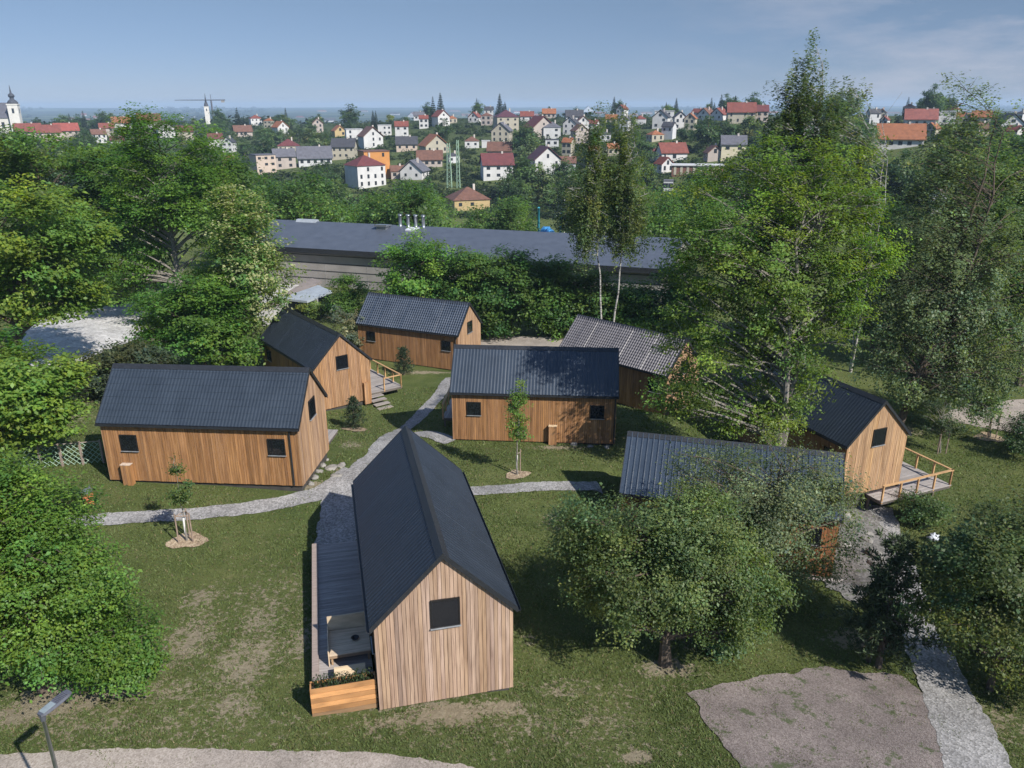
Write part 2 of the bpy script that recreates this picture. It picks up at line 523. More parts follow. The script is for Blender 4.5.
xs = axis(-6500, -38, 44, 7000, .33); ys = axis(-60, 11, 74, 9600, .33)
X, Y = np.meshgrid(xs, ys)
Z = H(X, Y) + (fbm(X / 1.7, Y / 1.7, 3) - .5) * .10 * (Y < 120)
for n_, (cx, cy, th, z) in CABS.items():      # the ground stays under the cabin floors
    a_ = (X - cx) * math.cos(th) + (Y - cy) * math.sin(th); b_ = -(X - cx) * math.sin(th) + (Y - cy) * math.cos(th)
    w_ = np.maximum(np.abs(a_) - 5.0, np.abs(b_) - 2.2)
    k_ = 1 - sstep(.0, 1.8, w_)
    Z = Z * (1 - k_) + np.minimum(Z, z - .06 + (fbm(X, Y, 2) - .5) * .06) * k_
nx, ny = len(xs), len(ys)
me = bpy.data.meshes.new('ground')
V = np.stack([X, Y, Z], -1).reshape(-1, 3)
me.vertices.add(len(V)); me.vertices.foreach_set('co', V.astype(np.float32).ravel())
ii = (np.arange(ny - 1)[:, None] * nx + np.arange(nx - 1)[None]).ravel()
Q = np.stack([ii, ii + 1, ii + nx + 1, ii + nx], 1).astype(np.int32)
me.loops.add(Q.size); me.loops.foreach_set('vertex_index', Q.ravel())
me.polygons.add(len(Q)); me.polygons.foreach_set('loop_start', np.arange(0, Q.size, 4, dtype=np.int32))
me.polygons.foreach_set('use_smooth', np.ones(len(Q), bool))
me.update(calc_edges=True)
for nm, val in (('dirt', dirt(X, Y)), ('far', sstep(130, 700, Y))):
    a_ = me.attributes.new(nm, 'FLOAT', 'POINT'); a_.data.foreach_set('value', val.astype(np.float32).ravel())
me.materials.append(M['ground'])
structure(link('ground', me))
_Zg = Z


def ground_z(x, y):
    """height of the built sheet (bilinear)"""
    x = np.asarray(x, float); y = np.asarray(y, float)
    i = np.clip(np.searchsorted(xs, x) - 1, 0, nx - 2); j = np.clip(np.searchsorted(ys, y) - 1, 0, ny - 2)
    fx = (x - xs[i]) / (xs[i + 1] - xs[i]); fy = (y - ys[j]) / (ys[j + 1] - ys[j])
    return (_Zg[j, i] * (1 - fx) + _Zg[j, i + 1] * fx) * (1 - fy) + (_Zg[j + 1, i] * (1 - fx) + _Zg[j + 1, i + 1] * fx) * fy


def gpt(px, py):
    p = at(px, py); p[2] = float(ground_z(p[0], p[1])); return p


PATHS = []   # polygons (xy) kept free of grass blades


def sheet(name, outline, mat, lift=.03, step=.3, rough=.12, estep=.12):
    """ground-hugging sheet with a frayed edge from an outline of world xy points"""
    o = np.asarray(outline, float)[:, :2]
    # resample edge
    e = []
    for a, b in zip(o, np.roll(o, -1, 0)):
        k = max(1, int(np.linalg.norm(b - a) / (estep if step < .5 else step)))
        e += [a + (b - a) * i / k for i in range(k)]
    e = np.array(e); n = len(e)
    if rough:
        t = np.roll(e, -1, 0) - np.roll(e, 1, 0); nrm = np.stack([t[:, 1], -t[:, 0]], 1); nrm /= np.linalg.norm(nrm, axis=1, keepdims=True) + 1e-9
        e = e + nrm * ((fbm(e[:, 0] * 1.3, e[:, 1] * 1.3, 4) - .5) * 4 * rough + (fbm(e[:, 0] * 6, e[:, 1] * 6, 3) - .5) * .12)[:, None]
    PATHS.append(e)
    lo, hi = e.min(0), e.max(0)
    import bmesh
    bm = bmesh.new()
    vs = [bm.verts.new((p[0], p[1], 0)) for p in e]
    f = bm.faces.new(vs)
    bmesh.ops.triangulate(bm, faces=[f])
    for ax in (0, 1):
        q = lo[ax] + step
        while q < hi[ax]:
            co = [0, 0, 0]; co[ax] = q; no = [0, 0, 0]; no[ax] = 1
            bmesh.ops.bisect_plane(bm, geom=bm.verts[:] + bm.edges[:] + bm.faces[:], plane_co=co, plane_no=no)
            q += step
    me = bpy.data.meshes.new(name)
    pv = np.array([v.co[:] for v in bm.verts]); zz = ground_z(pv[:, 0], pv[:, 1]) + lift
    for v, z in zip(bm.verts, zz): v.co.z = z
    bmesh.ops.recalc_face_normals(bm, faces=bm.faces[:])
    if sum(f.normal.z for f in bm.faces) < 0: bmesh.ops.reverse_faces(bm, faces=bm.faces[:])
    for f in bm.faces: f.smooth = True
    bm.to_mesh(me); bm.free(); me.materials.append(mat)
    return structure(link(name, me))


def ribbon(pts, widths):
    p = np.array([at(*q)[:2] for q in pts]); w = np.array(widths)
    # smooth resample
    s = np.linspace(0, len(p) - 1, len(p) * 6)
    q = np.stack([np.interp(s, np.arange(len(p)), p[:, i]) for i in (0, 1)], 1)
    for _ in range(4): q[1:-1] = (q[:-2] + 2 * q[1:-1] + q[2:]) / 4
    w = np.interp(s, np.arange(len(p)), w)
    t = np.gradient(q, axis=0); t /= np.linalg.norm(t, axis=1, keepdims=True)
    nrm = np.stack([-t[:, 1], t[:, 0]], 1)
    return np.concatenate([q + nrm * w[:, None] / 2, (q - nrm * w[:, None] / 2)[::-1]])


sheet('gravel_path', ribbon([(40, 525), (120, 518), (200, 514), (270, 506), (325, 493), (355, 470)], [1.1, 1.1, 1.1, 1.1, 1.2, 1.3]), M['path'], .034, .33, .07)
sheet('gravel_path', ribbon([(335, 545), (338, 505), (366, 465), (405, 428), (436, 400), (452, 378)], [1.8, 1.7, 1.15, 1.1, 1.1, 1.1]), M['path'], .042, .33, .07)
sheet('gravel_path', ribbon([(400, 436), (424, 434), (452, 441)], [1.4, 1.5, 1.2]), M['path'], .050, .33, .05)
sheet('gravel_path', ribbon([(455, 492), (510, 489), (570, 486.5), (600, 486)], [1.2, 1.0, 1.0, 1.0]), M['path'], .034, .33, .06)
sheet('gravel_path', ribbon([(872, 505), (886, 545), (900, 590), (922, 640), (945, 690), (985, 780)], [2.2, 2.0, 1.9, 1.7, 1.8, 2.0]), M['path'], .038, .33, .1)
sheet('gravel_yard', [at(*q)[:2] for q in [(688, 694), (760, 676), (830, 668), (900, 676), (935, 700), (965, 790), (760, 800)]], M['yard'], .030, .33, .12)
sheet('gravel_road', [at(*q)[:2] for q in [(-90, 757), (60, 753), (200, 749), (330, 751), (420, 758), (500, 775), (560, 800), (560, 860), (-120, 860)]], M['road'], .034, .33, .05)
sheet('rear_road', [at(*q)[:2] for q in [(470, 345), (490, 336), (570, 338), (640, 345), (640, 352), (560, 347)]], M['road'], .034, .6, .1)
sheet('parking_ground', [at(*q)[:2] for q in [(935, 420), (965, 404), (1040, 398), (1100, 395), (1100, 440), (1024, 435), (985, 428)]], M['road'], .034, .5, .2)
sheet('pale_gravel_yard', [at(*q)[:2] for q in [(20, 345), (30, 322), (70, 312), (150, 300), (200, 300), (190, 325), (140, 338), (90, 358), (60, 372), (25, 365)]], M['white_gravel'], .034, .6, .3)
sheet('pale_gravel_yard', [at(*q)[:2] for q in [(225, 300), (250, 283), (300, 283), (320, 290), (300, 315), (240, 320)]], M['white_gravel'], .034, .6, .1)

# ------------------------------------------------------------------ cabins
LN, WD, WR, HE, HR, OV = 9.957, 4.361, 4.591, 3.143, 5.415, .09
RISE = HR - HE


def roof_h(b):                      # underside of the roof above local b
    return HR - .06 - abs(b) * RISE / (WR / 2)


def board_col(base, r, var=.12):
    k = 1 + r.normal(0, var)
    h = r.normal(0, .05)
    return np.clip(np.array([base[0] * k * (1 + h * .3), base[1] * k, base[2] * k * (1 - h)]), .02, .9)


def cabin_walls(seed, side_col, gable_col):
    r = np.random.default_rng(seed)
    mb = MB()
    l2, w2 = LN / 2 - .04, WD / 2 - .04
    mb.prism([(-w2, .0), (w2, .0), (w2, roof_h(w2) - .03), (0, roof_h(0) - .03), (-w2, roof_h(w2) - .03)], 0, -l2, l2, (.035, .025, .018))
    pitch = .122
    for s in (-1, 1):               # long sides
        n = int(LN / pitch); p = LN / n
        for i in range(n):
            a0 = -LN / 2 + i * p + .006; a1 = a0 + p - .012
            t = r.uniform(.022, .034)
            y0, y1 = sorted((s * (w2 - .001), s * (w2 + t)))
            top = roof_h(WD / 2) - .02
            mb.box(a0, a1, y0, y1, .02 + r.uniform(0, .015), top, board_col(side_col, r))
    for s in (-1, 1):               # gables
        n = int(WD / pitch); p = WD / n
        for i in range(n):
            b0 = -WD / 2 + i * p + .006; b1 = b0 + p - .012
            t = r.uniform(.022, .034)
            x0, x1 = sorted((s * (l2 - .001), s * (l2 + t)))
            z = .02 + r.uniform(0, .015)
            c = board_col(gable_col, r, .10)
            bm_ = 0 if b0 < 0 < b1 else None
            poly = [(b0, z), (b1, z), (b1, roof_h(b1) - .012)] + ([(0, roof_h(0) - .012)] if bm_ == 0 else []) + [(b0, roof_h(b0) - .012)]
            mb.prism(poly, 0, x0, x1, c)
    return mb


def roof_mesh(kind):
    """both profiled slopes, open sheet with a flat lining below"""
    mb = MB()
    la = LN / 2 + OV
    sl = math.hypot(WR / 2, RISE)
    for s in (-1, 1):
        if kind == 'seam':
            aa = []; hh = []; a = -la
            while a < la - .01:
                aa += [a, a + .20, a + .215, a + .255, a + .27]; hh += [0, 0, .04, .04, 0]; a += .27
            aa = np.clip(np.array(aa + [la]), -la, la); hh = np.array(hh + [0]); rows = [(0, 0.0), (1, 0.0)]
        else:
            per = {'tile': .17, 'fine': .20, 'glint': .21}[kind]
            k = int(2 * la / per); aa = np.linspace(-la, la, k * 8 + 1); ph = (aa + la) / per
            w = np.sin(ph * 2 * math.pi)
            hh = ({'tile': .006, 'glint': .026}.get(kind, 0) * w if kind != 'fine' else .007 * np.sign(w) * np.abs(w) ** .5)
            ns = 9 if kind != 'glint' else 13
            rows = []
            for i in range(ns):
                d = {'tile': .014, 'glint': .034, 'fine': .003}[kind]
                rows += [(i / ns + 1e-4, -.0 + 0), ((i + 1) / ns, d)]
        if kind in ('fine', 'glint'):       # sheet laps
            hh = hh - (.02 if kind == 'glint' else .007) * (np.abs(((aa + la) % 1.12) - .56) > .535)
        vs = []
        for (q, dz) in rows:
            b = s * (WR / 2) * q; z = HR - RISE * q
            nv = np.array([0, s * RISE / sl, (WR / 2) / sl])
            for a, h in zip(aa, hh): vs.append((a, b + nv[1] * (h + dz + .03), z + nv[2] * (h + dz + .03)))
        n = len(aa); fs = [(i * n + j, i * n + j + 1, (i + 1) * n + j + 1, (i + 1) * n + j) if s > 0 else (i * n + j, (i + 1) * n + j, (i + 1) * n + j + 1, i * n + j + 1)
                           for i in range(len(rows) - 1) for j in range(n - 1)]
        mb.add(vs, fs)
        # lining slab
        mb.prism([(0, HR - .055), (s * WR / 2, HE - .055), (s * WR / 2, HE - .0), (0, HR - .0)], 0, -la, la)
    return mb


_roofs = {}
CT = {'label': None}


def make_deck(root, rects, z, rails=(), posts=True, boards_along='b', seed=1):
    """rects: (a0,a1,b0,b1) in cabin space; rails: polylines of (a,b)"""
    r = np.random.default_rng(seed)
    mb = MB()
    for (a0, a1, b0, b1) in rects:
        p = .14; n = int((a1 - a0) / p)
        for i in range(n):
            q = a0 + i * (a1 - a0) / n
            k = r.uniform(.8, 1.15)
            mb.box(q + .006, q + (a1 - a0) / n - .006, b0, b1, z - .035, z + r.uniform(0, .004), (k, k, k))
        mb.box(a0 + .03, a1 - .03, b0 + .03, b1 - .03, z - .2, z - .04, (.35, .33, .3))
        for a in np.arange(a0 + .15, a1, 1.6):
            for b in (b0 + .12, b1 - .12): mb.box(a - .05, a + .05, b - .05, b + .05, z - 1.2, z - .2, (.5, .45, .4))
    d = mb.build('deck', M['deck'], root)
    for line in rails:
        rb = MB(); line = np.array(line, float)
        for (p, q) in zip(line[:-1], line[1:]):
            ln = np.linalg.norm(q - p); k = max(1, int(round(ln / 1.35)))
            for i in range(k + 1):
                c = p + (q - p) * i / k
                rb.box(c[0] - .045, c[0] + .045, c[1] - .045, c[1] + .045, z - .12, z + .90, board_col((.95, .95, .95), r, .08))
            t = (q - p) / ln; nn = np.array([-t[1], t[0]]) * .07
            for (zz, hw) in ((z + .90, 1.0), (z + .48, .35)):
                pv = [p - t * .05 - nn * hw, q + t * .05 - nn * hw, q + t * .05 + nn * hw, p - t * .05 + nn * hw]
                v = [(x, y, h) for h in (zz, zz + (.05 if hw == 1 else .09)) for x, y in pv]
                if hw == 1: rb.add(v, [(3, 2, 1, 0), (4, 5, 6, 7), (0, 1, 5, 4), (1, 2, 6, 5), (2, 3, 7, 6), (3, 0, 4, 7)], board_col((1, 1, 1), r, .08))
        rb.build('railing', M['freshwood'], d)
    return d


def window(root, face, c, w=.86, h=.86, pane_reflection=False):
    """face: 'a' gable (+a), 'b-' or 'b+' long side; c = (along, height of centre)"""
    o = link('window', None, root)
    if face == 'a': o.location = (LN / 2, c[0], c[1]); o.rotation_euler = (0, 0, R(90))
    elif face == '-a': o.location = (-LN / 2, c[0], c[1]); o.rotation_euler = (0, 0, R(-90))
    elif face == 'b-': o.location = (c[0], -WD / 2, c[1])
    else: o.location = (c[0], WD / 2, c[1]); o.rotation_euler = (0, 0, R(180))
    fr = MB(); t = .05
    fr.box(-w / 2, w / 2, -.045, .02, h / 2 - t, h / 2); fr.box(-w / 2, w / 2, -.045, .02, -h / 2, -h / 2 + t)
    fr.box(-w / 2, -w / 2 + t, -.045, .02, -h / 2 + t, h / 2 - t); fr.box(w / 2 - t, w / 2, -.045, .02, -h / 2 + t, h / 2 - t)
    g = MB(); g.box(-w / 2 + t, w / 2 - t, -.028, -.008, -h / 2 + t, h / 2 - t)
    s = MB(); s.box(-w / 2 - .02, w / 2 + .02, -.085, -.0, -h / 2 - .03, -h / 2 - .002)
    # the pane is the window's own mesh so the window is one part with frame and sill below it
    o2 = g.build('pane', M['glass'], o)
    fr.build('frame', M['frame'], o); s.build('sill', M['sill'], o)
    if pane_reflection:  # pale patch before the glass stands for a reflection; off by default
        cm = MB(); cm.prism([(-.16, -h / 2 + .09), (.22, -h / 2 + .12), (.14, .12), (.02, .2), (-.07, .02)], 1, -.032, -.029)
        cm.build('pane_reflection', M['pane_reflection'], o)
    return o


def cabin(key, label, rkind, rmat, side, gable, seed, meter=None, downpipe=None, gwin=True):
    x, y, th, z = CABS[key]
    root = thing('wooden_cabin', label, 'cabin', (x, y, z), th, 'timber cabins of the camp')
    cabin_walls(seed, side, gable).build('wall', M['boards'], root)
    if rkind not in _roofs: _roofs[rkind] = roof_mesh(rkind)
    rf = _roofs[rkind].build('roof', rmat, root)
    la = LN / 2 + OV
    rc = MB()
    for s in (-1, 1):
        rc.prism([(0, HR + .075), (s * .2, HR - .2 * RISE / (WR / 2) + .075), (s * .2, HR - .2 * RISE / (WR / 2) + .06), (0, HR + .06)], 0, -la - .01, la + .01)
    rc.build('ridge_cap', M['trim'], rf)
    for e in (-1, 1):
        x0, x1 = sorted((e * (la - .004), e * (la + .022))); q = WR / 2 + .02
        bb = MB()
        bb.prism([(0, HR - .13), (-q, HE - .15), (-q, HE + .05), (0, HR + .072), (q, HE + .05), (q, HE - .15)], 0, x0, x1)
        bb.build('barge_board', M['trim'], rf)
    for s in (-1, 1):
        g = MB()
        y0, y1 = sorted((s * (WR / 2 + .005), s * (WR / 2 + .11)))
        g.prism([(y0, HE - .11), (y1, HE - .11), (y1, HE + .0), (y1 - .012, HE + .0), (y1 - .012, HE - .095), (y0 + .012, HE - .095), (y0 + .012, HE), (y0, HE)], 0, -la, la)
        g.build('gutter', M['trim'], rf)
    pl = MB(); pl.box(-LN / 2 + .12, LN / 2 - .12, -WD / 2 + .12, WD / 2 - .12, -.9, .015)
    pl.build('plinth', M['plinth'], root)
    if gwin: window(root, 'a', (.02, 3.32), .92, 1.0)
    window(root, '-a', (.02, 3.3), .92, 1.1)
    for face in ('b-', 'b+'):
        for a in (-3.62, 3.84): window(root, face, (a, 2.1))
    if downpipe:
        a, b = downpipe
        d = MB(); d.tube([(a, b, HE - .1), (a, b * .985, HE - .3), (a, b * .985, .1)], .04, 8)
        d.build('downpipe', M['trim'], root)
    if meter:
        a0, a1, b, top = meter
        mm = MB(); r = np.random.default_rng(seed)
        s = math.copysign(1, b)
        if abs(b) > 2.0 and abs(a0) < LN / 2:
            y0, y1 = sorted((s * (WD / 2 + .0), s * (WD / 2 + .28)))
            for i in range(4):
                q = a0 + (a1 - a0) * i / 4
                mm.box(q + .004, q + (a1 - a0) / 4 - .004, y0, y1, -.2, top, board_col(side, r, .1))
            mm.box(a0 - .02, a1 + .02, y0, y1 + .0, top + .002, top + .025, board_col((.6, .5, .4), r, .05))
        mm.build('meter_cupboard', M['boards'], root)
    return root


ORANGE = (.375, .20, .088); TAN = (.43, .285, .18); GREY = (.44, .315, .23)
cF = cabin('F', 'nearest larch cabin, its pale gable and small window facing the gravel road, long deck alongside', 'fine', M['roof'], GREY, GREY, 1)
cL = cabin('L', 'orange larch cabin behind the slim staked sapling, beside the lattice fence, with black downpipe', 'tile', M['rooftile'], ORANGE, TAN, 2, meter=(-4.13, -3.64, -2.18, .98), downpipe=(4.55, -2.27))
cM = cabin('M', 'larch cabin behind the sapling with one stake, tree shadow across half its dark ribbed roof', 'fine', M['roofmid'], (.36, .195, .09), TAN, 3, meter=(.95, 1.44, -2.18, 1.16), downpipe=(4.9, -2.27))
cB = cabin('B', 'larch cabin with glinting grey tile roof in front of the bushy trees and long hall', 'glint', M['roofblue'], (.34, .185, .09), TAN, 4, downpipe=(4.75, -2.27))
cS = cabin('S', 'larch cabin with smooth dark roof, wooden steps and a fresh railing beside its gable', 'fine', M['roof'], (.36, .2, .10), (.39, .235, .13), 5)
cR = cabin('R', 'larch cabin with light grey tile roof, partly hidden under the big ash', 'glint', M['rooflight'], (.33, .175, .08), TAN, 6)
cN = cabin('N', 'larch cabin with bright ribbed metal roof, mostly hidden behind the apple trees', 'seam', M['roofseam'], (.33, .15, .07), (.30, .16, .085), 7)
cE = cabin('E', 'larch cabin with raised deck and railing at its gable, roof under the ash branches', 'fine', M['roof'], (.36, .2, .09), (.45, .295, .17), 8)

# deck of the near cabin with planter and side board
dF = make_deck(cF, [(-4.95, 4.45, -4.0, -2.26)], .42, seed=21)
sb = MB(); sb.box(-4.95, 4.5, -4.22, -4.003, .0, .52, (1, .95, .92)); sb.build('side_board', M['greywood'], dF)
pb = MB(); r_ = np.random.default_rng(4)
for i in range(6):
    c = (.5, .5, .55) if i == 0 else np.array((.92, .76, .62)) * (0, .75, 1.25, .85, 1.3, .95)[i]
    pb.box(4.78, 4.82, -4.24, -2.22, i * .185 + .012, (i + 1) * .185 - .014, c)
    pb.box(4.42, 4.46, -4.24, -2.22, i * .185 + .012, (i + 1) * .185 - .014, c)
    pb.box(4.462, 4.778, -4.24, -4.20, i * .185 + .012, (i + 1) * .185 - .014, c); pb.box(4.462, 4.778, -2.26, -2.22, i * .185 + .012, (i + 1) * .185 - .014, c)
plt = pb.build('planter', M['freshwood'], dF)
li = MB(); li.box(4.464, 4.776, -4.196, -2.264, .02, .69); li.build('gap_shade', M['trim'], plt)  # dark box added behind the planks so the gaps read as shadow
so = MB(); so.box(4.463, 4.777, -4.198, -2.262, .7, 1.0); so.build('soil', simple('dark soil', (.05, .035, .025), .95), plt)
# pale slatted lounge on the deck (a thing of its own)
Lx, Ly, Lth, Lz = CABS['F']


def cab_pt(key, a, b, h):
    x, y, th, z = CABS[key]
    return (x + a * math.cos(th) - b * math.sin(th), y + a * math.sin(th) + b * math.cos(th), z + h)


lg = thing('outdoor_lounge', 'pale wooden outdoor lounge seat with tall back standing on the near deck', 'bench', cab_pt('F', 2.2, -2.95, .425), Lth)
mb = MB()
for i in range(7): mb.box(-.50 + i * .19, -.50 + (i + 1) * .19 - .008, -.68, .68, .40, .44, board_col((1, 1, 1), r_, .06))
mb.build('seat', M['cream'], lg)
mb = MB(); mb.box(-.60, -.54, -.70, .70, .0, .98, (.9, .88, .82)); mb.build('backrest', M['cream'], lg)
mb = MB(); mb.box(-.539, .84, -.72, -.685, .02, .62, (1, .97, .92)); mb.build('armrest', M['cream'], lg)
mb = MB(); mb.box(.74, .80, -.68, .68, .28, .396, (.5, .42, .36)); mb.build('front_rail', M['cream'], lg)
for a in (-.45, .72):
    for b in (-.6, .6):
        mb = MB(); mb.box(a - .03, a + .03, b - .03, b + .03, 0, .39, (.6, .5, .4)); mb.build('leg', M['cream'], lg)
bl = thing('footstool', 'low pale wooden footstool between the lounge and the planter', 'stool', cab_pt('F', 3.75, -2.95, .425), Lth)
mb = MB()
for i in range(4): mb.box(-.24 + i * .12, -.24 + i * .12 + .112, -.55, .45, .30, .34, (1.25, 1.2, 1.05))
mb.build('seat', M['cream'], bl)
for b in (-.45, .35):
    mb = MB(); mb.box(-.2, .2, b - .03, b + .03, 0, .298, (1, .95, .85)); mb.build('leg', M['cream'], bl)
bw = thing('serving_bowl', 'small black bowl on the pale lounge seat', 'bowl', cab_pt('F', 2.35, -2.75, .868), 0)
mb = MB(); ang = np.linspace(0, 2 * math.pi, 14, endpoint=False)
prof = [(.05, 0), (.11, .03), (.14, .08), (.125, .08), (.09, .035), (.0, .03)]
vs = [(r * math.cos(t), r * math.sin(t), h) for r, h in prof for t in ang]; k = 14
mb.add(vs, [(i * k + j, i * k + (j + 1) % k, (i + 1) * k + (j + 1) % k, (i + 1) * k + j) for i in range(5) for j in range(k)])
mb.build('bowl', M['frame'], bw, True)

# decks of the others
make_deck(cL, [(-4.5, 4.9, 2.26, 4.2)], .35, seed=22)
make_deck(cM, [(-5.6, 4.5, 2.26, 4.2), (-6.1, -5.02, .6, 4.2)], .3, rails=[[(-6.05, .65), (-6.05, 4.15)]], seed=23)
make_deck(cB, [(-4.5, 4.5, 2.26, 4.2)], .3, seed=24)
dS = make_deck(cS, [(-4.5, 4.45, 2.26, 5.1)], .25, rails=[[(-3.2, 5.0), (4.4, 5.0), (4.4, 3.55)]], seed=25)
st = MB(); r_ = np.random.default_rng(9)
for i in range(6):
    zt = .10 - i * .17; a0 = 4.47 + i * .48
    for j in range(3): st.box(a0 + j * .165, a0 + j * .165 + .155, 2.0, 3.2, zt - .05, zt, board_col((1.0, .97, .95), r_, .1))
    st.box(a0 + .02, a0 + .06, 2.05, 3.15, zt - .2, zt - .052, (.5, .45, .4))
st.box(4.47, 7.3, 1.93, 1.99, -1.15, -.9, (.6, .5, .4)); st.build('steps', M['deck'], dS)
make_deck(cR, [(-4.5, 4.5, 2.26, 4.2)], .3, seed=26)
make_deck(cN, [(-4.5, 5.6, -4.4, -2.26)], .1, seed=27)
make_deck(cE, [(-4.0, 4.98, 2.26, 4.95), (5.03, 6.15, -.35, 4.95)], -.02, rails=[[(6.08, -.28), (6.08, 4.87), (2.6, 4.87)]], seed=28)
mb = MB(); r_ = np.random.default_rng(14)
s0 = MB()
for i in range(4): s0.box(4.98 + .002, 5.25, 1.5 + i * .13, 1.5 + i * .13 + .122, -.2, 1.45, board_col((.42, .24, .12), r_, .1))
s0.build('meter_cupboard', M['boards'], cS)

# ------------------------------------------------------------------ foliage
def unit(a): return a / (np.linalg.norm(a, axis=-1, keepdims=True) + 1e-9)


def leaf_quads(P, Nrm, ln, wd, r, axis=None):
    n = len(P)
    rnd = unit(r.normal(size=(n, 3)))
    t = np.cross(Nrm, rnd) if axis is None else axis - Nrm * (axis * Nrm).sum(1, keepdims=True)
    t = unit(t); b = np.cross(Nrm, t)
    ln = np.broadcast_to(ln, (n,))[:, None] / 2; wd = np.broadcast_to(wd, (n,))[:, None] / 2
    bend = Nrm * ln * .25
    v = np.stack([P - t * ln - bend, P + b * wd, P + t * ln - bend, P - b * wd], 1)
    return v.reshape(-1, 3)


def clump_points(r, lobes, n, dmin, shell=.55):
    lob = np.array(lobes, float)
    w = lob[:, 3] * lob[:, 4] * lob[:, 5]; w = w ** .62 / (w ** .62).sum()
    out = []
    tries = 0
    while len(out) < n and tries < n * 30:
        tries += 1
        L = lob[r.choice(len(lob), p=w)]
        d = unit(r.normal(size=3)); rad = shell + (1 - shell) * r.random() ** .7
        if r.random() < .16: rad *= r.random()
        p = L[:3] + d * L[3:6] * rad
        if p[2] < .3: continue
        if out and (np.linalg.norm(np.array(out) - p, axis=1) < dmin).any(): continue
        out.append(p)
    return np.array(out)


def tree_meshes(name, seed, h, lobes, nclump=60, sprays=9, leaves=45, rclump=.9, rspray=.45, flat=.5, leaf=.16, aspect=.62,
                base=(.05, .085, .022), var=.22, yellow=.25, up=.7, trunk_r=.2, dmin=None, shell=.55, lean=(0, 0), bark='bark',
                droop=0.0, flowers=None, stems=1, mat='leaf', strand=0.0, bare=0, limb_r=.34, fork=.3):
    r = np.random.default_rng(seed)
    lob = np.array(lobes, float)
    C = clump_points(r, lobes, nclump, dmin if dmin is not None else rclump * .75, shell)
    cen = (lob[:, :3] * (lob[:, 3:6].prod(1))[:, None]).sum(0) / lob[:, 3:6].prod(1).sum()
    # wood
    wood = MB(); top = lob[:, 2].max() + lob[np.argmax(lob[:, 2]), 5] * .55
    top = min(top, h * .93)
    tp = []
    axes = []
    for s in range(stems):
        ang = r.uniform(0, 6.28); sp = (0 if stems == 1 else .10 * h)
        zz = np.linspace(-.3, top * (1 if s == 0 else r.uniform(.75, .95)), 12)
        f = np.clip(zz / top, 0, 1)
        cx = np.interp(zz, [0, cen[2]], [0, cen[0] * .6]) + lean[0] * f + math.cos(ang) * sp * f ** .8 + (r.normal(0, .012 * h, 12) * f)
        cy = np.interp(zz, [0, cen[2]], [0, cen[1] * .6]) + lean[1] * f + math.sin(ang) * sp * f ** .8 + (r.normal(0, .012 * h, 12) * f)
        tr = trunk_r * (1 - .88 * f ** .9) * (1 + .5 * np.exp(-np.clip(zz, 0, 9) * 2.5)) * (1 if s == 0 else .75)
        ax = np.stack([cx, cy, zz], 1); axes.append((ax, tr))
        wood.tube(ax, tr, 8)
    SP = []; SC = []; SN = []
    for c in C:
        ax, tr = axes[r.integers(len(axes))]
        dh = np.linalg.norm(c[:2] - ax[:, :2].mean(0))
        za = np.clip(c[2] - dh * r.uniform(.35, .8), fork * h * .6, top * .97)
        za = min(za, c[2] + .2 * dh)
        if za < .15 * h and h > 4: za = .15 * h
        a = np.array([np.interp(za, ax[:, 2], ax[:, i]) for i in (0, 1, 2)]); ra = np.interp(za, ax[:, 2], tr)
        mid = (a + c) / 2 + np.array([0, 0, .10 * np.linalg.norm(c - a)]) + r.normal(0, .05, 3) * np.linalg.norm(c - a)
        q = np.linspace(0, 1, 6)[:, None]
        pts = (1 - q) ** 2 * a + 2 * q * (1 - q) * mid + q ** 2 * c
        wood.tube(pts, np.linspace(min(ra * .6, limb_r * trunk_r), .012 * (1 + trunk_r), 6), 5, cap=False)
        k = max(3, int(sprays * r.uniform(.6, 1.35)))
        off = r.normal(size=(k, 3)) * rclump * np.array([.62, .62, .42]); off[:, 2] += .1 * rclump
        cc = c + off
        for p in cc[:max(3, k // 2)]:
            wood.tube([pts[4], (pts[4] + p) / 2 + r.normal(0, .05, 3), p], [.012 + .03 * trunk_r, .01, .006], 3, cap=False)
        bright = np.exp(r.normal(0, var * .6)); yl = r.normal(0, yellow)
        col = np.array(base) * 2.25 * bright * np.array([1 + yl * .55, 1 + yl * .12, 1 - yl * .25])
        SP.append(cc); SC.append(np.clip(col, .004, .5)[None] * np.exp(r.normal(0, var * .5, (k, 1)))); SN.append(np.repeat(unit(c - cen)[None], k, 0))
    SP = np.concatenate(SP); SC = np.concatenate(SC); SN = np.concatenate(SN)
    k = len(SP)
    idx = np.repeat(np.arange(k), leaves)
    keep = r.random(len(idx)) < .93; idx = idx[keep]
    n = len(idx)
    if strand:
        u = r.random(n)
        loc = np.stack([r.normal(0, rspray * .3, n), r.normal(0, rspray * .3, n), -u * strand * r.uniform(.5, 1.2, k)[idx]], 1)
    else:
        loc = r.normal(size=(n, 3)) * rspray * np.array([.6, .6, .6 * flat])
        rr = np.linalg.norm(loc[:, :2], axis=1)
        loc[:, 2] -= droop * rr ** 1.3
    P = SP[idx] + loc
    if (P[:, 2] < .04).any(): P[:, 2] = np.maximum(P[:, 2], r.uniform(.03, .3, n))
    nrm = unit(np.array([0, 0, up * 1.15]) + SN[idx] * .5 + r.normal(0, .36, (n, 3)))
    sz = leaf * np.exp(r.normal(0, .22, n))
    v = leaf_quads(P, nrm, sz, sz * aspect, r)
    lc = SC[idx] * np.exp(r.normal(0, var * .55, (n, 1)))
    y2 = r.normal(0, .1, (n, 1)); lc = lc * np.concatenate([1 + y2, 1 + y2 * .2, 1 - y2], 1)
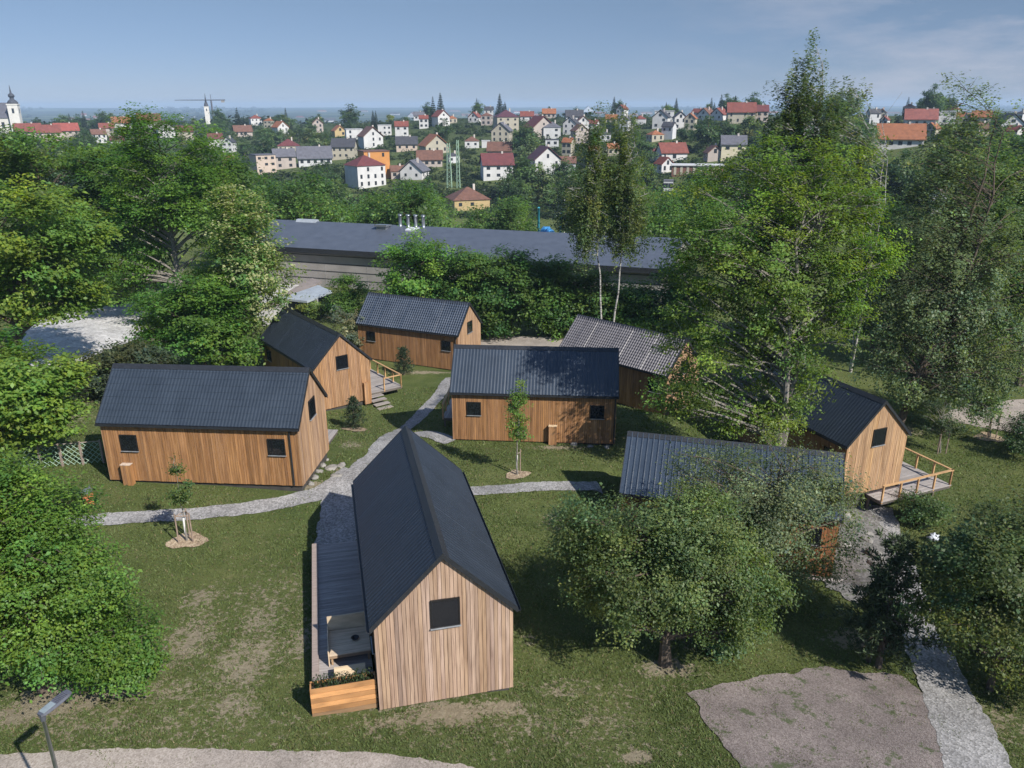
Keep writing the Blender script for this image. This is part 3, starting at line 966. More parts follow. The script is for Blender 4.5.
    if flowers:
        fc, frac, where = flowers
        m = where(P, cen) & (r.random(n) < frac); lc[m] = np.array(fc) * r.uniform(.75, 1.1, (m.sum(), 1))
    cm = quads_mesh('crown', v, np.repeat(np.clip(lc, .003, .8), 4, 0), M[mat])
    return wood.mesh('trunk', M[bark]), cm


def place_tree(meshes, P, label, name='tree', cat='tree', group=None, rz=0.0, sc=1.0, trunk='trunk'):
    t = thing(name, label, cat, P, rz, group)
    if not np.isscalar(sc): t.scale = sc
    elif sc != 1: t.scale = (sc, sc, sc)
    if meshes[0] is not None: link(trunk, meshes[0], t)
    link('crown', meshes[1], t)
    return t


def px_tree(name, label, base_px, top_py, lobes_px, seed, cat='tree', group=None, foot=None, **kw):
    """lobes in pixels: (px, py, rx, ry[, depth ratio, depth offset m]) turned into metres at the tree's own distance"""
    P = gpt(*base_px) if foot is None else np.array(foot, float)
    h = height_to(P, top_py)
    mpp = proj(P + np.array([0, 0, h * .5]))[2] / F_PX
    lob = []
    for L in lobes_px:
        px, py, rx, ry = L[:4]; dr = L[4] if len(L) > 4 else 1.0; do = L[5] if len(L) > 5 else 0
        # point on the vertical plane through the tree facing the camera
        d = ray(px, py); t = (P[1] + do) / d[1]; c = CAM + d * t - P
        lob.append((c[0], do, c[2], rx * mpp, rx * mpp * dr, ry * mpp * 1.02))
    ms = tree_meshes(name, seed, h, lob, **kw)
    return place_tree(ms, P, label, name, cat, group)


GR = (.040, .075, .016); YG = (.078, .112, .020); OL = (.058, .080, .030); DK = (.026, .046, .014)
# --- trees at the left
px_tree('maple_tree', 'tall dark green maple rising behind the orange cabin, visible grey trunk', None, 100,
        [(160, 172, 50, 42), (146, 126, 24, 20), (186, 136, 24, 14), (208, 160, 26, 18), (136, 235, 34, 46), (210, 218, 34, 44), (185, 298, 46, 26), (135, 185, 36, 38), (125, 270, 34, 24), (165, 205, 40, 16)], 31, foot=(-33, 77, -.5),
        nclump=150, sprays=10, leaves=44, rclump=1.1, rspray=.85, flat=.28, leaf=.26, base=(.046, .088, .016), droop=.25, trunk_r=.34, bark='greybark', up=.9, yellow=.22, dmin=1.0)
px_tree('maple_tree', 'low dense maple directly behind the orange cabin roof, under the tall maple', (206, 374), 268,
        [(190, 320, 44, 40), (225, 338, 34, 26), (165, 335, 24, 24), (205, 295, 30, 24)], 131,
        nclump=70, sprays=10, leaves=44, rclump=.85, rspray=.65, flat=.32, leaf=.24, base=(.046, .088, .016), droop=.25, trunk_r=.16, up=.9)
px_tree('blossoming_tree', 'tree covered in cream blossom beside the dark roof and big maple', (246, 366), 185,
        [(245, 235, 36, 40), (255, 280, 32, 45), (225, 300, 30, 45), (225, 205, 22, 20), (240, 330, 26, 28)], 32,
        nclump=85, sprays=9, leaves=40, rclump=.95, rspray=.6, flat=.5, leaf=.24, base=(.055, .09, .022), trunk_r=.2,
        flowers=((.42, .44, .22), .5, lambda P, c: (P[:, 0] > c[0] - 1.2 + np.sin(P[:, 2] * 2.1) * .8) & (np.sin(P[:, 0] * 3.1) + np.sin(P[:, 2] * 2.3 + P[:, 1] * 2) > -.5)))
px_tree('maple_tree', 'yellow-green maple in front of the dark trees, beside pale gravel yard', (20, 372), 178,
        [(20, 225, 62, 45), (60, 275, 34, 38), (5, 280, 60, 48), (-30, 230, 50, 50), (78, 235, 26, 26)], 33,
        nclump=95, sprays=10, leaves=40, rclump=1.1, rspray=.8, flat=.35, leaf=.30, base=(.062, .098, .018), trunk_r=.3, up=.9, droop=.2)
px_tree('lime_tree', 'broad green tree behind the yellow-green maple, top edging the town', (55, 300), 128,
        [(40, 175, 62, 42), (95, 185, 45, 42), (60, 230, 60, 50), (-10, 175, 50, 45)], 34,
        nclump=80, sprays=10, leaves=34, rclump=1.5, rspray=1.0, flat=.5, leaf=.42, base=(.048, .085, .018), trunk_r=.35)
px_tree('lime_tree', 'broad mid-green tree filling the gap between two maples', (120, 305), 148,
        [(110, 200, 48, 45), (120, 250, 45, 42), (85, 250, 40, 40)], 35,
        nclump=70, sprays=9, leaves=34, rclump=1.4, rspray=.95, flat=.5, leaf=.40, base=(.040, .072, .017), trunk_r=.35)
px_tree('lime_tree', 'dark tree standing close behind the tall maple, beside blossom', (240, 300), 150,
        [(225, 195, 36, 38), (240, 240, 34, 35), (205, 180, 30, 30)], 36,
        nclump=60, sprays=9, leaves=32, rclump=1.3, rspray=.9, flat=.5, leaf=.38, base=(.032, .060, .015), trunk_r=.35)
px_tree('maple_tree', 'bright yellow-green low maple beside the lattice fence', (12, 470), 325,
        [(15, 380, 46, 38), (-20, 390, 50, 50), (40, 405, 30, 28), (60, 375, 18, 14), (10, 430, 40, 24)], 37,
        nclump=80, sprays=9, leaves=44, rclump=.8, rspray=.55, flat=.4, leaf=.22, base=(.070, .108, .019), trunk_r=.18, droop=.2, up=.85)
px_tree('maple_tree', 'large fresh green maple by the street lamp, crown down to the lawn', (45, 690), 440,
        [(30, 540, 66, 55), (80, 570, 42, 40), (-10, 600, 74, 70), (55, 625, 58, 46), (108, 592, 22, 26), (10, 495, 38, 30), (-40, 500, 55, 55)], 38,
        nclump=180, sprays=11, leaves=50, rclump=.52, rspray=.34, flat=.4, leaf=.102, base=(.058, .100, .018), trunk_r=.16, droop=.2, up=.8, yellow=.2, dmin=.4)
px_tree('maple_shrub', 'dense green shrub at the foot of the big fresh maple', (128, 692), 595,
        [(118, 648, 36, 38), (138, 662, 18, 22), (95, 665, 24, 25)], 39, cat='shrub',
        nclump=46, sprays=10, leaves=46, rclump=.4, rspray=.28, flat=.6, leaf=.10, base=(.050, .092, .017), trunk_r=.05)
# --- apple trees
px_tree('apple_tree', 'dense apple tree with dark trunk standing on the lawn beside the yard', (665, 664), 490,
        [(640, 550, 70, 50), (700, 565, 66, 52), (590, 555, 38, 42), (742, 585, 36, 38), (620, 590, 60, 28), (715, 610, 50, 24), (600, 525, 36, 26), (700, 525, 46, 28), (565, 520, 18, 16), (665, 600, 40, 24)], 41,
        nclump=200, sprays=10, leaves=50, rclump=.46, rspray=.34, flat=.8, leaf=.10, base=(.056, .078, .028), var=.26, yellow=.16, trunk_r=.2, up=.45, dmin=.36, bark='bark', fork=.25)
px_tree('apple_tree', 'greyer airy apple tree in front of the bright ribbed roof', (775, 600), 440,
        [(765, 490, 68, 46), (735, 520, 48, 42), (805, 540, 46, 50), (760, 560, 52, 40), (700, 475, 30, 26), (830, 490, 26, 30)], 42,
        nclump=150, sprays=9, leaves=40, rclump=.55, rspray=.42, flat=.9, leaf=.10, base=(.064, .080, .040), var=.28, yellow=.16, trunk_r=.16, up=.4, dmin=.42, fork=.25)
px_tree('garden_shrub', 'low shrub under the apple tree at the yard edge', (715, 648), 600,
        [(716, 626, 26, 22), (735, 632, 16, 14)], 43, cat='shrub', nclump=22, sprays=9, leaves=40, rclump=.32, rspray=.25, flat=.8, leaf=.09, base=(.04, .062, .022), trunk_r=.04)
# --- the big trees at the right
px_tree('ash_tree', 'huge airy yellow-green ash spreading over two cabin roofs', None, 138,
        [(740, 215, 60, 52), (820, 200, 55, 50), (780, 180, 50, 36), (710, 270, 48, 42), (838, 260, 40, 52), (780, 280, 80, 60), (720, 340, 52, 42), (800, 350, 62, 45), (690, 385, 38, 32), (760, 405, 50, 34), (845, 305, 30, 40), (855, 215, 20, 30), (690, 395, 36, 26), (745, 415, 42, 24), (670, 330, 22, 30), (775, 400, 44, 28), (688, 235, 30, 32), (868, 250, 24, 42), (704, 185, 24, 22), (852, 180, 24, 24)], 44,
        nclump=240, sprays=9, leaves=42, rclump=.75, rspray=.5, flat=.4, leaf=.17, aspect=.5, base=(.060, .092, .019), var=.32, yellow=.22, trunk_r=.32, stems=3, droop=.3, dmin=.8, shell=.4, bark='greybark', foot=(14.8, 39.8, -.7))
px_tree('birch_tree', 'tallest birch, dark pointed crown above the skyline', (803, 372), 34,
        [(802, 70, 16, 34), (800, 110, 34, 34), (778, 140, 26, 28), (820, 145, 28, 30), (800, 190, 44, 44), (770, 200, 24, 30)], 45,
        nclump=150, sprays=8, leaves=34, rclump=.75, rspray=.45, leaf=.2, base=(.042, .062, .022), trunk_r=.2, strand=2.0, bark='birch', shell=.3)
px_tree('birch_tree', 'thin sparse birch with pale bare limbs beside the tallest birch', (850, 372), 68,
        [(850, 105, 24, 34), (868, 140, 20, 28), (832, 130, 18, 34), (855, 190, 30, 36)], 46,
        nclump=46, sprays=7, leaves=24, rclump=.9, rspray=.6, leaf=.24, base=(.055, .072, .036), trunk_r=.11, strand=1.3, bark='birch', shell=.2, stems=3, limb_r=.4)
px_tree('birch_tree', 'tall grey-green birch behind the deck with the railing', (898, 428), 80,
        [(965, 115, 22, 30), (945, 170, 44, 40), (980, 200, 42, 46), (925, 240, 50, 50), (985, 270, 50, 55), (930, 310, 52, 52), (990, 340, 48, 50), (900, 350, 30, 46), (950, 380, 50, 34), (888, 290, 28, 46), (882, 345, 24, 36)], 47,
        nclump=290, sprays=8, leaves=42, rclump=1.0, rspray=.7, leaf=.17, base=(.058, .080, .040), var=.28, yellow=.14, trunk_r=.22, strand=1.2, bark='bark', shell=.35, dmin=.8, stems=2, limb_r=.2, lean=(2.2, 0))
px_tree('lime_tree', 'darker round tree beyond the grey-green birch, above the gravel parking', (1020, 385), 150,
        [(1010, 210, 46, 46), (1030, 280, 60, 60), (985, 300, 34, 44)], 48,
        nclump=80, sprays=9, leaves=34, rclump=1.2, rspray=.9, leaf=.34, flat=.6, base=(.036, .062, .018), trunk_r=.3)
px_tree('lime_tree', 'fresh green tree between the ash and the grey-green birch, partly hidden', (872, 352), 205,
        [(872, 255, 30, 36), (868, 300, 34, 34), (882, 225, 18, 20)], 148,
        nclump=60, sprays=9, leaves=36, rclump=1.0, rspray=.75, leaf=.28, flat=.5, base=(.045, .072, .022), trunk_r=.2)
px_tree('garden_shrub', 'large dark shrub beside the gravel path, its leaves glossy green', (990, 690), 500,
        [(1000, 570, 66, 58), (960, 600, 40, 50), (1020, 640, 60, 50), (975, 545, 36, 36), (1040, 530, 40, 40)], 49, cat='shrub',
        nclump=130, sprays=10, leaves=44, rclump=.5, rspray=.36, flat=.8, leaf=.11, base=(.046, .064, .024), var=.28, trunk_r=.1, up=.5, dmin=.38)
px_tree('garden_shrub', 'round dark shrub on the lawn near the gravel parking', (1030, 455), 415, [(1025, 436, 26, 20)], 50, cat='shrub',
        nclump=24, sprays=9, leaves=34, rclump=.5, rspray=.35, leaf=.13, base=(.03, .05, .018), trunk_r=.05)
# --- hedge trees in front of the hall
HEDGE = [((418, 332), 228, [(418, 270, 32, 34), (405, 300, 22, 26), (436, 295, 20, 26)], (.058, .105, .020), 'fresh green maple standing apart before the hall wall'),
         ((470, 335), 244, [(465, 280, 26, 30), (480, 305, 28, 28), (452, 300, 20, 26)], (.045, .080, .019), 'bushy tree next to the fresh maple, behind the glinting roof'),
         ((512, 336), 246, [(510, 285, 30, 34), (500, 315, 26, 20)], (.034, .064, .015), 'dark bushy tree over the rear gravel road'),
         ((552, 335), 248, [(548, 290, 26, 30), (560, 312, 22, 22)], (.046, .082, .018), 'mid-green bushy tree between the dark one and twin birches'),
         ((585, 333), 270, [(588, 300, 26, 26), (608, 308, 22, 20)], (.036, .066, .016), 'leafy tree at the foot of the twin birches'),
         ((640, 338), 282, [(636, 310, 28, 22), (655, 320, 22, 18)], (.050, .090, .018), 'brighter bushy tree above the light tile roof'),
         ((676, 345), 262, [(682, 300, 22, 34), (690, 325, 18, 20)], (.040, .072, .017), 'bushy tree half covered by the ash')]
for i, (b, top, lob, c, lab) in enumerate(HEDGE):
    px_tree('broadleaf_tree', lab, b, top, lob, 60 + i, nclump=60, sprays=10, leaves=38, rclump=.95, rspray=.62, flat=.55, leaf=.27, base=c, trunk_r=.16, var=.26, shell=.5)
for i, (bx, tx, top, lab) in enumerate([(603, 596, 112, 'white-trunked birch of the twin pair, thinner crown'), (611, 622, 104, 'white-trunked birch of the twin pair, fuller crown')]):
    px_tree('birch_tree', lab, (bx, 347), top, [(tx, 124, 8, 18), (tx + (4 if i else -2), 150, 16, 32), (tx + (8 if i else -8), 195, 22, 36), (tx + (4 if i else -6), 232, 20, 26), (tx, 180, 20, 30)], 70 + i,
            nclump=100, sprays=8, leaves=30, rclump=.7, rspray=.45, leaf=.18, base=(.052, .072, .024), trunk_r=.10, strand=1.7, bark='birch', shell=.25, fork=.9, lean=((tx - bx) * .05, 0))
# --- shrubs and small trees among the cabins
px_tree('garden_shrub', 'round green bush beside the open shelter', (352, 322), 272, [(352, 292, 17, 19), (345, 305, 14, 14)], 80, cat='shrub', nclump=34, sprays=9, leaves=36, rclump=.6, rspray=.45, leaf=.2, base=(.042, .08, .018), trunk_r=.06)
px_tree('willow_shrub', 'grey-green thin bush behind the railing of the steps', (346, 352), 302, [(345, 325, 18, 22), (358, 335, 12, 14)], 81, cat='shrub', nclump=30, sprays=8, leaves=24, rclump=.6, rspray=.4, leaf=.15, base=(.085, .095, .06), trunk_r=.05, strand=.5)
px_tree('garden_shrub', 'tiny tree standing before the hall wall', (318, 283), 258, [(318, 268, 8, 9)], 82, cat='shrub', nclump=12, sprays=6, leaves=22, rclump=.5, rspray=.4, leaf=.2, base=(.06, .085, .03), trunk_r=.05)
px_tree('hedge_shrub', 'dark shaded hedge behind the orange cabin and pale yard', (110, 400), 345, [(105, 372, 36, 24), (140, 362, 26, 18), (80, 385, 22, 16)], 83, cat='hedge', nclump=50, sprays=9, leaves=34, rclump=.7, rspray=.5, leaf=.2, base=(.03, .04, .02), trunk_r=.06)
px_tree('garden_shrub', 'low shrub beneath the wild shelter grass, before the dark roof', (322, 318), 296, [(318, 308, 20, 9)], 84, cat='shrub', nclump=20, sprays=8, leaves=26, rclump=.45, rspray=.4, leaf=.18, base=(.07, .10, .025), trunk_r=.03)
px_tree('garden_shrub', 'sprawling low shrub on the slope below the railing deck', (924, 524), 492, [(920, 508, 20, 12), (930, 512, 14, 9)], 85, cat='shrub', nclump=26, sprays=8, leaves=30, rclump=.4, rspray=.32, leaf=.11, base=(.036, .06, .02), trunk_r=.04)


def pine_meshes(seed, h, rad, nwhorl=9, bare=.12, needle=.16, base=(.020, .036, .018), dens=30):
    r = np.random.default_rng(seed); wood = MB()
    zz = np.linspace(-.2, h * .97, 9)
    wood.tube(np.stack([r.normal(0, .01 * h, 9) * (zz / h), r.normal(0, .01 * h, 9) * (zz / h), zz], 1), np.linspace(.03 * h ** .8 + .02, .01, 9), 7)
    P = []; A = []
    for i in range(nwhorl):
        f = bare + (1 - bare) * i / (nwhorl - .4); z = h * f
        L = rad * (1 - .82 * (f - bare) / (1 - bare)) * r.uniform(.85, 1.1)
        k = r.integers(5, 8); a0 = r.uniform(0, 6)
        for j in range(k):
            a = a0 + j * 6.28 / k + r.normal(0, .15); l = L * r.uniform(.75, 1.1)
            d = np.array([math.cos(a), math.sin(a), .25]); end = np.array([0, 0, z]) + d * l
            wood.tube([(0, 0, z), np.array([0, 0, z]) + d * l * .5 + np.array([0, 0, -.03 * l]), end], [.012 * h ** .7 + .005, .012, .006], 4, cap=False)
            for q in np.linspace(.3, 1, max(3, int(l / .22))):
                c = np.array([0, 0, z]) + d * l * q + r.normal(0, .08 * rad, 3)
                P.append(np.repeat(c[None], dens, 0)); A.append(unit(r.normal(size=(dens, 3)) + d * .9 + np.array([0, 0, .5])))
    c = np.array([0, 0, h]); P.append(np.repeat(c[None], dens, 0)); A.append(unit(r.normal(size=(dens, 3)) + np.array([0, 0, 1.])))
    P = np.concatenate(P); A = np.concatenate(A); n = len(P)
    P = P + A * needle * .5 + r.normal(0, .25 * needle, (n, 3))
    nr = unit(np.cross(A, r.normal(size=(n, 3))))
    v = leaf_quads(P, nr, needle * np.exp(r.normal(0, .2, n)), needle * .22, r, A)
    col = np.array(base)[None] * np.exp(r.normal(0, .3, (n, 1)))
    return wood.mesh('trunk', M['bark']), quads_mesh('crown', v, np.repeat(col, 4, 0), M['needle'])


P = gpt(878, 668); h = height_to(P, 540)
place_tree(pine_meshes(91, h, size(P, 42), 9, .22, .24, (.062, .085, .040), 26), P, 'dark young pine with bare reddish trunk beside the gravel path', 'pine_tree', 'tree')
P = gpt(868, 662); h = height_to(P, 575)
place_tree(pine_meshes(92, h, size(P, 26), 7, .18, .22, (.065, .090, .040), 24), P, 'smaller pine tucked against the darker young pine', 'pine_tree', 'tree')
P = gpt(355, 429); h = height_to(P, 398)
place_tree(pine_meshes(93, h, size(P, 12), 7, .1, .2, (.034, .055, .028), 15), P, 'knee-high dwarf pine on mulch before the gable with steps', 'pine_tree', 'tree')
P = gpt(404, 375); h = height_to(P, 348)
place_tree(pine_meshes(94, h, size(P, 11), 7, .08, .22, (.034, .055, .028), 14), P, 'dwarf pine on the grass before the glinting-roof cabin', 'pine_tree', 'tree')


def sapling(px, py, top, label, lobes, seed, stakes, stake_h, trunk_white=False, base=(.06, .10, .022), dense=26):
    P = gpt(px, py); h = height_to(P, top); mpp = size(P, 1)
    lob = []
    for (qx, qy, rx, ry) in lobes:
        d = ray(qx, qy); c = CAM + d * (P[1] / d[1]) - P
        lob.append((c[0], 0, c[2], rx * mpp, rx * mpp, ry * mpp))
    w, cr = tree_meshes('sapling', seed, h, lob, nclump=dense, sprays=6, leaves=24, rclump=.24, rspray=.2, leaf=.11, flat=.8, base=base, trunk_r=.035 + .002 * h, dmin=.2, bark='greybark', fork=.5)
    t = place_tree((w, cr), P, label, 'sapling', 'young tree', 'staked saplings')
    if trunk_white:
        gm = MB(); gm.tube([(0, 0, .02), (0, 0, 1.2)], .05, 8); gm.build('trunk_guard', M['white'], t)
    k = len(stakes)
    for (dx, dy) in stakes:
        sm = MB(); sm.tube([(dx, dy, -.3), (dx * .97, dy * .97, stake_h)], .035, 6, (.9, .8, .7)); sm.build('stake', M['greywood'], t)
    tm = MB()
    if k > 1:
        for i in range(k):
            a, b = stakes[i], stakes[(i + 1) % k]
            tm.tube([(a[0], a[1], stake_h - .12), (b[0], b[1], stake_h - .12)], .025, 5, (.95, .85, .75))
    else:
        tm.tube([(0, 0, stake_h - .2), (stakes[0][0], stakes[0][1], stake_h - .2)], .02, 5)
    tm.build('tie_rail', M['greywood'], t)
    return P


TRI = [(.32, -.1), (-.28, -.2), (.0, .34)]
sp1 = sapling(517, 475, 378, 'sapling with white trunk guard on the lawn before the middle cabin', [(519, 395, 5, 14), (520, 425, 9, 16), (517, 410, 7, 18)], 101, [(.18, .12)], 1.5, True)
sp2 = sapling(187, 541, 455, 'slim sapling with three stakes beside the gravel path', [(176, 468, 6, 10), (183, 487, 9, 9), (178, 500, 7, 6)], 102, TRI, 1.45, True, (.045, .07, .02), 10)
sp3 = sapling(990, 438, 380, 'leafy young tree with stakes at the gravel parking edge', [(990, 396, 16, 14), (985, 408, 14, 8)], 103, TRI, 2.0)
sp4 = sapling(940, 453, 393, 'dark young tree with stakes behind the railing deck', [(940, 408, 20, 12), (930, 422, 14, 10), (950, 425, 14, 8)], 104, TRI, 1.7, False, (.03, .045, .02))
for i, (P, rr) in enumerate(((sp1, .62), (sp2, .75), (sp3, .9), (gpt(355, 430), .8))):
    a = np.linspace(0, 2 * math.pi, 18, endpoint=False)
    o = sheet('mulch', [(P[0] + math.cos(t) * rr * (1 + .2 * math.sin(2 * t + i) + .12 * math.sin(5 * t + 2 * i)), P[1] + math.sin(t) * rr * (.9 + .2 * math.cos(3 * t + i))) for t in a], M['mulch'], .045, .3, .08)
    o['kind'] = 'stuff'

# plants in the planter: one row of upright herbs as one leafy mass
r = np.random.default_rng(77); nb = 520
pa = np.stack([r.uniform(4.5, 4.75, nb), r.choice(np.linspace(-4.05, -2.4, 9), nb) + r.normal(0, .06, nb), 1.0 + r.random(nb) ** 1.5 * .42], 1)
v = leaf_quads(pa, unit(r.normal(size=(nb, 3)) + np.array([0, 0, .3])), .12, .045, r, unit(r.normal(0, .4, (nb, 3)) + np.array([0, 0, 1.])))
cl = np.array((.05, .075, .03))[None] * np.exp(r.normal(0, .35, (nb, 1)))
o = link('planter_herbs', quads_mesh('planter_herbs', v, np.repeat(cl, 4, 0), M['leaf']), None, (Lx, Ly, Lz), Lth)
tag(o, 'upright green herbs growing in the wooden planter', 'plants', None, 'stuff')

# ------------------------------------------------------------------ stones, bag, bin, lamp, fence
def stone(P, s, seed, label, name='stone', group=None, mat='rock'):
    r = np.random.default_rng(seed); mb = MB()
    nu, nv = 10, 7
    vs = []
    ph = r.uniform(0, 6, 6)
    for j in range(nv):
        t = math.pi * j / (nv - 1)
        for i in range(nu):
            a = 2 * math.pi * i / nu
            k = 1 + .18 * math.sin(2 * a + ph[0]) + .12 * math.sin(3 * a + ph[1] + t) + .1 * math.sin(4 * t + ph[2])
            vs.append((s[0] * k * math.sin(t) * math.cos(a), s[1] * k * math.sin(t) * math.sin(a), s[2] * math.cos(t) * k + s[2] * .45))
    mb.add(vs, [(j * nu + i, (j + 1) * nu + i, (j + 1) * nu + (i + 1) % nu, j * nu + (i + 1) % nu) for j in range(nv - 1) for i in range(nu)])
    o = mb.build(name, M[mat], None, True); o.location = tuple(P); o.rotation_euler = (0, 0, r.uniform(0, 6))
    return tag(o, label, 'stone', group)


for i, (px, py, s) in enumerate([(311, 484, .2), (315, 478, .24), (319, 472, .2), (323, 466, .22), (326, 460, .18)]):
    stone(gpt(px, py), (s, s * .8, s * .5), 200 + i, 'pale edging stone along the gable foot of the orange cabin', 'edging_stone', 'edging stones by the orange cabin')
for i, (px, py, s) in enumerate([(331, 468, .42), (341, 466, .36), (336, 476, .3)]):
    stone(gpt(px, py), (s, s * .8, .07), 220 + i, 'flat stepping stone in the grass near the orange cabin gable', 'stepping_stone', 'stepping stones by the orange cabin')
for i, (px, py, s) in enumerate([(574, 445, .22), (590, 447, .18), (607, 448, .22)]):
    stone(gpt(px, py), (s, s * .8, s * .5), 230 + i, 'rough stone lying under the middle cabin wall', 'edging_stone', 'stones by the middle cabin')
for i in range(7):
    px = rng.uniform(838, 884); py = 505 + (px - 838) * .3 + rng.uniform(0, 75)
    s = rng.uniform(.18, .5)
    stone(gpt(px, py), (s, s * .8, s * .45), 240 + i, 'broken grey stone on the bank below the railing deck', 'bank_stone', 'stones on the bank by the path')
sheet('rubble_bank', [at(*q)[:2] for q in [(826, 505), (870, 498), (888, 540), (900, 592), (850, 600), (815, 575), (808, 535)]], M['bank'], .05, .33, .3)
P = gpt(933, 541)
bg = MB(); r = np.random.default_rng(6); vs = []; nu, nv = 14, 9
for j in range(nv):
    t = math.pi * j / (nv - 1)
    for i in range(nu):
        a = 2 * math.pi * i / nu; k = 1 + r.normal(0, .09) * math.sin(t)
        vs.append((.34 * k * math.sin(t) * math.cos(a), .26 * k * math.sin(t) * math.sin(a), .22 * k * math.cos(t) + .2 + (.1 if j == 0 else 0)))
bg.add(vs, [(j * nu + i, (j + 1) * nu + i, (j + 1) * nu + (i + 1) % nu, j * nu + (i + 1) % nu) for j in range(nv - 1) for i in range(nu)])
o = bg.build('plastic_bag', M['whitetarp'], None, True); o.location = tuple(P); tag(o, 'crumpled white bag lying on the lawn below the raised deck', 'bag')
# bin
P = gpt(90, 507); bn = thing('litter_bin', 'orange litter bin with grey lid half hidden by the near maple', 'bin', P)
mb = MB(); mb.tube([(0, 0, .12), (0, 0, .8)], [.2, .26], 14); mb.build('body', M['orange'], bn)
mb = MB(); mb.tube([(0, 0, .803), (0, 0, .85), (0, 0, .95)], [.29, .29, .1], 14); mb.build('lid', M['steel'], bn)
mb = MB(); mb.box(-.03, .03, .25, .31, -.1, 1.0); mb.build('post', M['steel'], bn)

# lamp: head from its picture, shaft down to the road edge
LH = 5.2
lp_top = None
for yy in np.arange(14.0, 20, .02):
    z0 = float(ground_z(-13, yy)); d = ray(42.5, 716); t = yy / d[1]; q = CAM + d * t
    if q[2] <= float(ground_z(q[0], yy)) + LH: lp_top = q; break
gz = float(ground_z(lp_top[0], lp_top[1])); LHh = lp_top[2] - gz
lp = thing('street_lamp', 'slim grey street lamp with flat head by the gravel road', 'street lamp', (lp_top[0], lp_top[1], gz))
mb = MB(); mb.tube([(0, 0, -.3), (0, 0, .5), (0, 0, LHh)], [.07, .06, .038], 12); mb.build('pole', M['steel'], lp, True)
mb = MB(); mb.tube([(0, 0, LHh - .12), (0, 0, LHh + .04)], [.055, .07], 12); mb.build('collar', M['lampmetal'], lp)
hd = MB(); yaw = math.atan2(.93, .45)   # pointing away and to the side
prof = [(-.06, .07), (.0, .105), (.1, .125), (.42, .135), (.62, .12), (.70, .08)]
vs = []
for (x, w) in prof:
    vs += [(x, -w, .03), (x, -w * .85, .085), (x, w * .85, .085), (x, w, .03), (x, w * .8, 0), (x, -w * .8, 0)]
k = 6; hd.add(vs, [tuple(range(6)), tuple(range(30, 36))[::-1]] + [(i * k + j, (i + 1) * k + j, (i + 1) * k + (j + 1) % k, i * k + (j + 1) % k) for i in range(5) for j in range(k)])
hh = hd.build('lamp_head', M['lampmetal'], lp); hh.location = (0, 0, LHh + .02); hh.rotation_euler = (0, R(-6), yaw)
pm = MB(); pm.box(.0, .30, -.09, .09, .086, .094); pm.build('cover_plate', M['lampglass'], hh)
fm = MB()
for i in range(7): fm.box(.34 + i * .04, .352 + i * .04, -.1, .1, .086, .105)
fm.build('cooling_fins', M['lampmetal'], hh)

# lattice fence
A = gpt(22, 470); B = gpt(104, 463)
fn = thing('lattice_fence', 'pale diagonal lattice fence between orange cabin and low maple', 'fence', A)
D = (B - A)[:2]; ln = float(np.linalg.norm(D)); t = D / ln
fh = 1.25
lat = MB()


def fpt(s, z): return np.array([t[0] * s, t[1] * s, z + (B[2] - A[2]) * s / ln])


for sgn in (1, -1):
    s = -fh
    while s < ln + fh:
        a, b = (s, 0.05), (s + fh, fh)
        if sgn < 0: a, b = (s + fh, .05), (s, fh)
        (s0, z0), (s1, z1) = a, b
        # clip
        lo, hi = 0.0, 1.0
        for q in (0.0, ln):
            if (s0 - q) * (s1 - q) < 0:
                f = (q - s0) / (s1 - s0)
                if (s0 < q) == (q == 0.0): lo = max(lo, f)
                else: hi = min(hi, f)
        if max(s0, s1) > 0 and min(s0, s1) < ln and lo < hi:
            p = fpt(s0 + (s1 - s0) * lo, z0 + (z1 - z0) * lo); q = fpt(s0 + (s1 - s0) * hi, z0 + (z1 - z0) * hi)
            if np.linalg.norm(q - p) > .05: lat.tube([p, q], .016, 4, (.55, .58, .5), cap=False)
        s += .30
lat.build('lattice_panel', M['greenpaint'], fn)
for i in range(5):
    mb = MB(); p = fpt(ln * i / 4, 0); mb.box(p[0] - .05, p[0] + .05, p[1] - .05, p[1] + .05, p[2] - .3, p[2] + fh + .08, (.9, .85, .8)); mb.build('post', M['greywood'], fn)
mb = MB(); mb.tube([fpt(0, fh + .01), fpt(ln, fh + .01)], .03, 4); mb.build('top_rail', M['greywood'], fn)

# ------------------------------------------------------------------ hall, shelter and low shed
hz = -2.2
Pl = at(283, 300, hz); Pr = at(668, 322, hz)
# eave lines from the picture: near eave, roof edges
el = at(240, 245, hz + 4.6); er = at(674, 270.4, hz + 4.6)
D = (er - el)[:2]; ln = float(np.linalg.norm(D)); hth = math.atan2(D[1], D[0])
hall = thing('storage_hall', 'long grey hall with low dark blue-grey roof behind the trees', 'hall', (el[0], el[1], hz), hth)
hd_ = 17.0
hm = MB(); hm.prism([(0.25, -1.5), (hd_ - .25, -1.5), (hd_ - .25, 4.6), (hd_ / 2, 6.6), (0.25, 4.6)], 0, .3, ln - .3, (1, 1, 1)); hm.build('wall', M['panel'], hall)
for i in range(4):
    sm = MB(); sm.box(.3, ln - .3, .21, .247, .7 + i * 1.02, .78 + i * 1.02); sm.build('cladding_joint', M['trim'], hall)
sk = MB()
for i in range(9): sk.box(.3 + i * 6.2, .36 + i * 6.2, .225, .248, -1, 4.6)
sk.build('vertical_joint', M['concrete'], hall)
rm = MB()
for (b0, b1, z0, z1) in ((-.5, hd_ / 2, 4.55, 6.75), (hd_ + .5, hd_ / 2, 4.55, 6.75)):
    rm.prism([(b0, z0), (b1, z1), (b1, z1 + .18), (b0, z0 + .22)], 0, 0, ln)
hr = rm.build('roof', M['hallroof'], hall)
